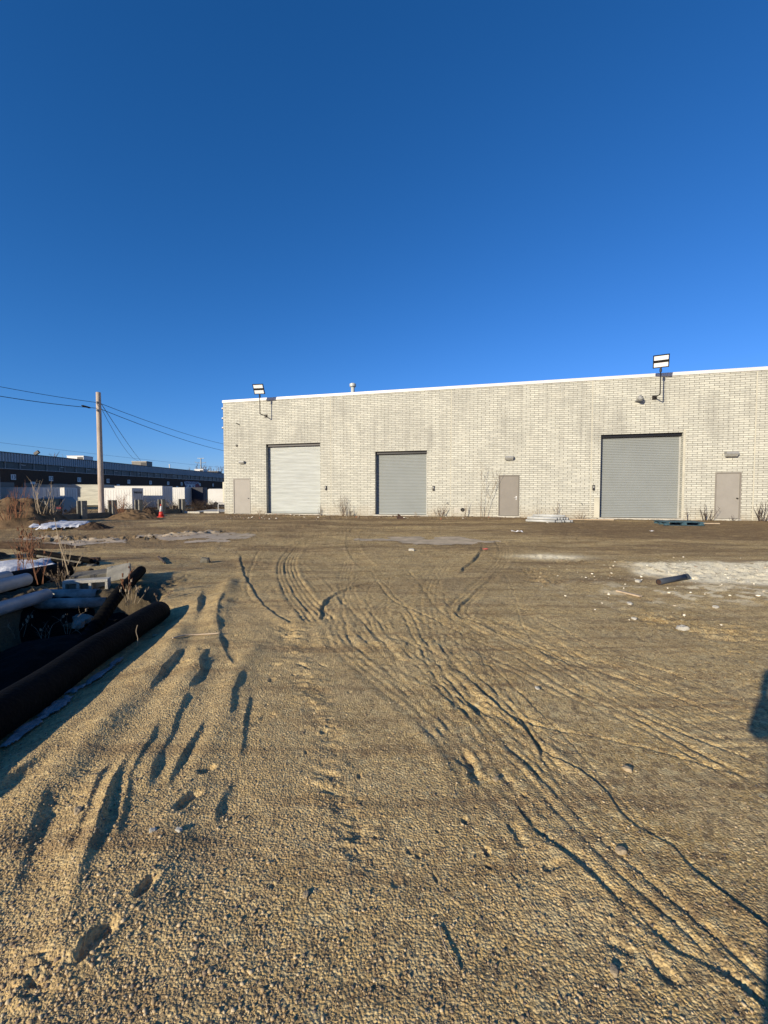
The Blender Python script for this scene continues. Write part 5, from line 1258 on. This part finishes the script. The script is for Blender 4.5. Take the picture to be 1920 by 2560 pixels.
# ------------------------------------------------------------------ the photographer, whose shadow enters the frame at right
def person():
    e = empty('person', (-.09, -.42, 0), 0, 'photographer in dark jacket and jeans holding up a phone, seen as a shadow', 'person')
    def skin(name, V, E, Rr, m, parent):
        me = bpy.data.meshes.new(name); me.from_pydata(V, E, []); o = bpy.data.objects.new(name, me); col.objects.link(o)
        me.materials.append(m); o.parent = parent
        o.modifiers.new('skin', 'SKIN'); 
        if not me.skin_vertices: 
            pass
        sv = me.skin_vertices[0].data
        for i, r_ in enumerate(Rr): sv[i].radius = (r_ if isinstance(r_, tuple) else (r_, r_)); sv[i].use_root = (i == 0)
        ss = o.modifiers.new('sub', 'SUBSURF'); ss.levels = 1; ss.render_levels = 2
        return o
    V = [(0, 0, .98), (0, 0, 1.2), (0, .01, 1.42), (0, .02, 1.52), (0, .04, 1.6), (0, .05, 1.74),
         (-.19, 0, 1.42), (-.25, .10, 1.27), (.0, .31, 1.40), (.19, 0, 1.42), (.25, .12, 1.17), (.15, .31, 1.38),
         (-.1, 0, .92), (-.15, .03, .5), (-.16, 0, .09), (-.17, .15, .05), (.1, 0, .92), (.12, .03, .5), (.13, 0, .09), (.14, .15, .05)]
    E = [(0, 1), (1, 2), (2, 3), (3, 4), (4, 5), (2, 6), (6, 7), (7, 8), (2, 9), (9, 10), (10, 11), (0, 12), (12, 13), (13, 14), (14, 15), (0, 16), (16, 17), (17, 18), (18, 19)]
    Rr = [(.21, .14), (.2, .13), (.17, .11), .06, (.085, .1), (.075, .09), .075, .05, .036, .075, .05, .036, .10, .08, .06, .05, .10, .08, .06, .05]
    body = skin('body', V, E, Rr, M['jacket'], e)
    hd = MB().lathe([(.02, -.12), (.06, -.11), (.082, -.04), (.088, .03), (.075, .09), (.04, .12), (.01, .125)], (0, .055, 1.69), 18); hd.build('head', M['skin'], e, smooth=True)
    MB().lathe([(.092, .0), (.095, .05), (.08, .105), (.045, .135), (.01, .14)], (0, .045, 1.69), 18).build('hair', M['twig_dark'], e, smooth=True)
    for sx_ in (-1, 1):
        V = [(sx_*.06+.03, .33, 1.42), (sx_*.055+.04, .365, 1.47)]; Ee = [(0, 1)]; Rr = [.024, (.03, .018)]
        skin('hand', [(sx_*.10+.08, .30, 1.385), (sx_*.075+.095, .345, 1.44), (sx_*.06+.10, .37, 1.48)], [(0, 1), (1, 2)], [.026, (.034, .02), (.034, .018)], M['skin'], e)
        for k in range(4):
            z = 1.47+.021*k
            skin('finger', [(sx_*.065+.10, .37, z), (sx_*.058+.10, .395, z+.004), (sx_*.040+.10, .402, z+.006)], [(0, 1), (1, 2)], [.009, .008, .007], M['skin'], e)
        skin('thumb', [(sx_*.06+.10, .355, 1.46), (sx_*.04+.10, .372, 1.5), (sx_*.03+.10, .374, 1.52)], [(0, 1), (1, 2)], [.011, .010, .008], M['skin'], e)
    return e
person()
o = MB().box((0, -.035, 1.5), (.078, .009, .16)).build('phone', M['black_metal'], bevel=.002); tag(o, 'black phone held upright by the photographer', 'phone')

# ------------------------------------------------------------------ light and sky
SUN_EL, SUN_AZ = 17.6, 41.4             # light travels toward +x sin, +y cos
sd = Vector((math.sin(R(SUN_AZ))*math.cos(R(SUN_EL)), math.cos(R(SUN_AZ))*math.cos(R(SUN_EL)), -math.sin(R(SUN_EL))))
L_ = bpy.data.lights.new('sun', 'SUN'); L_.energy = 5.0; L_.angle = R(.5); L_.color = (1, .88, .68)
lo = bpy.data.objects.new('sun', L_); col.objects.link(lo); lo.rotation_euler = sd.to_track_quat('-Z', 'Y').to_euler(); lo.location = (-20, -25, 12)
W = bpy.data.worlds.new('World'); C.world = W; W.use_nodes = True; N, L = W.node_tree.nodes, W.node_tree.links
sk = N.new('ShaderNodeTexSky'); sk.sky_type = 'NISHITA'; sk.sun_disc = False; sk.sun_elevation = R(SUN_EL); sk.sun_rotation = R(SUN_AZ+180)
sk.air_density = 1.0; sk.dust_density = .2; sk.ozone_density = 4.0; sk.altitude = 200
bg = N['Background']; bg.inputs['Strength'].default_value = .075
sc_ = N.new('ShaderNodeSeparateColor'); cc_ = N.new('ShaderNodeCombineColor'); L.new(sk.outputs[0], sc_.inputs[0])   # clear deep winter blue
def mth(op, x, v):
    q = N.new('ShaderNodeMath'); q.operation = op; L.new(x, q.inputs[0]); q.inputs[1].default_value = v; return q.outputs[0]
L.new(mth('MULTIPLY', mth('POWER', sc_.outputs[0], 1.48), .378), cc_.inputs[0]); L.new(mth('MULTIPLY', sc_.outputs[1], .94), cc_.inputs[1]); L.new(mth('MULTIPLY', sc_.outputs[2], 1.52), cc_.inputs[2])
L.new(cc_.outputs[0], bg.inputs[0])
C.view_settings.view_transform = 'Standard'; C.view_settings.look = 'None'; C.view_settings.gamma = 1; C.view_settings.use_curve_mapping = False
C.view_settings.exposure = 0.42
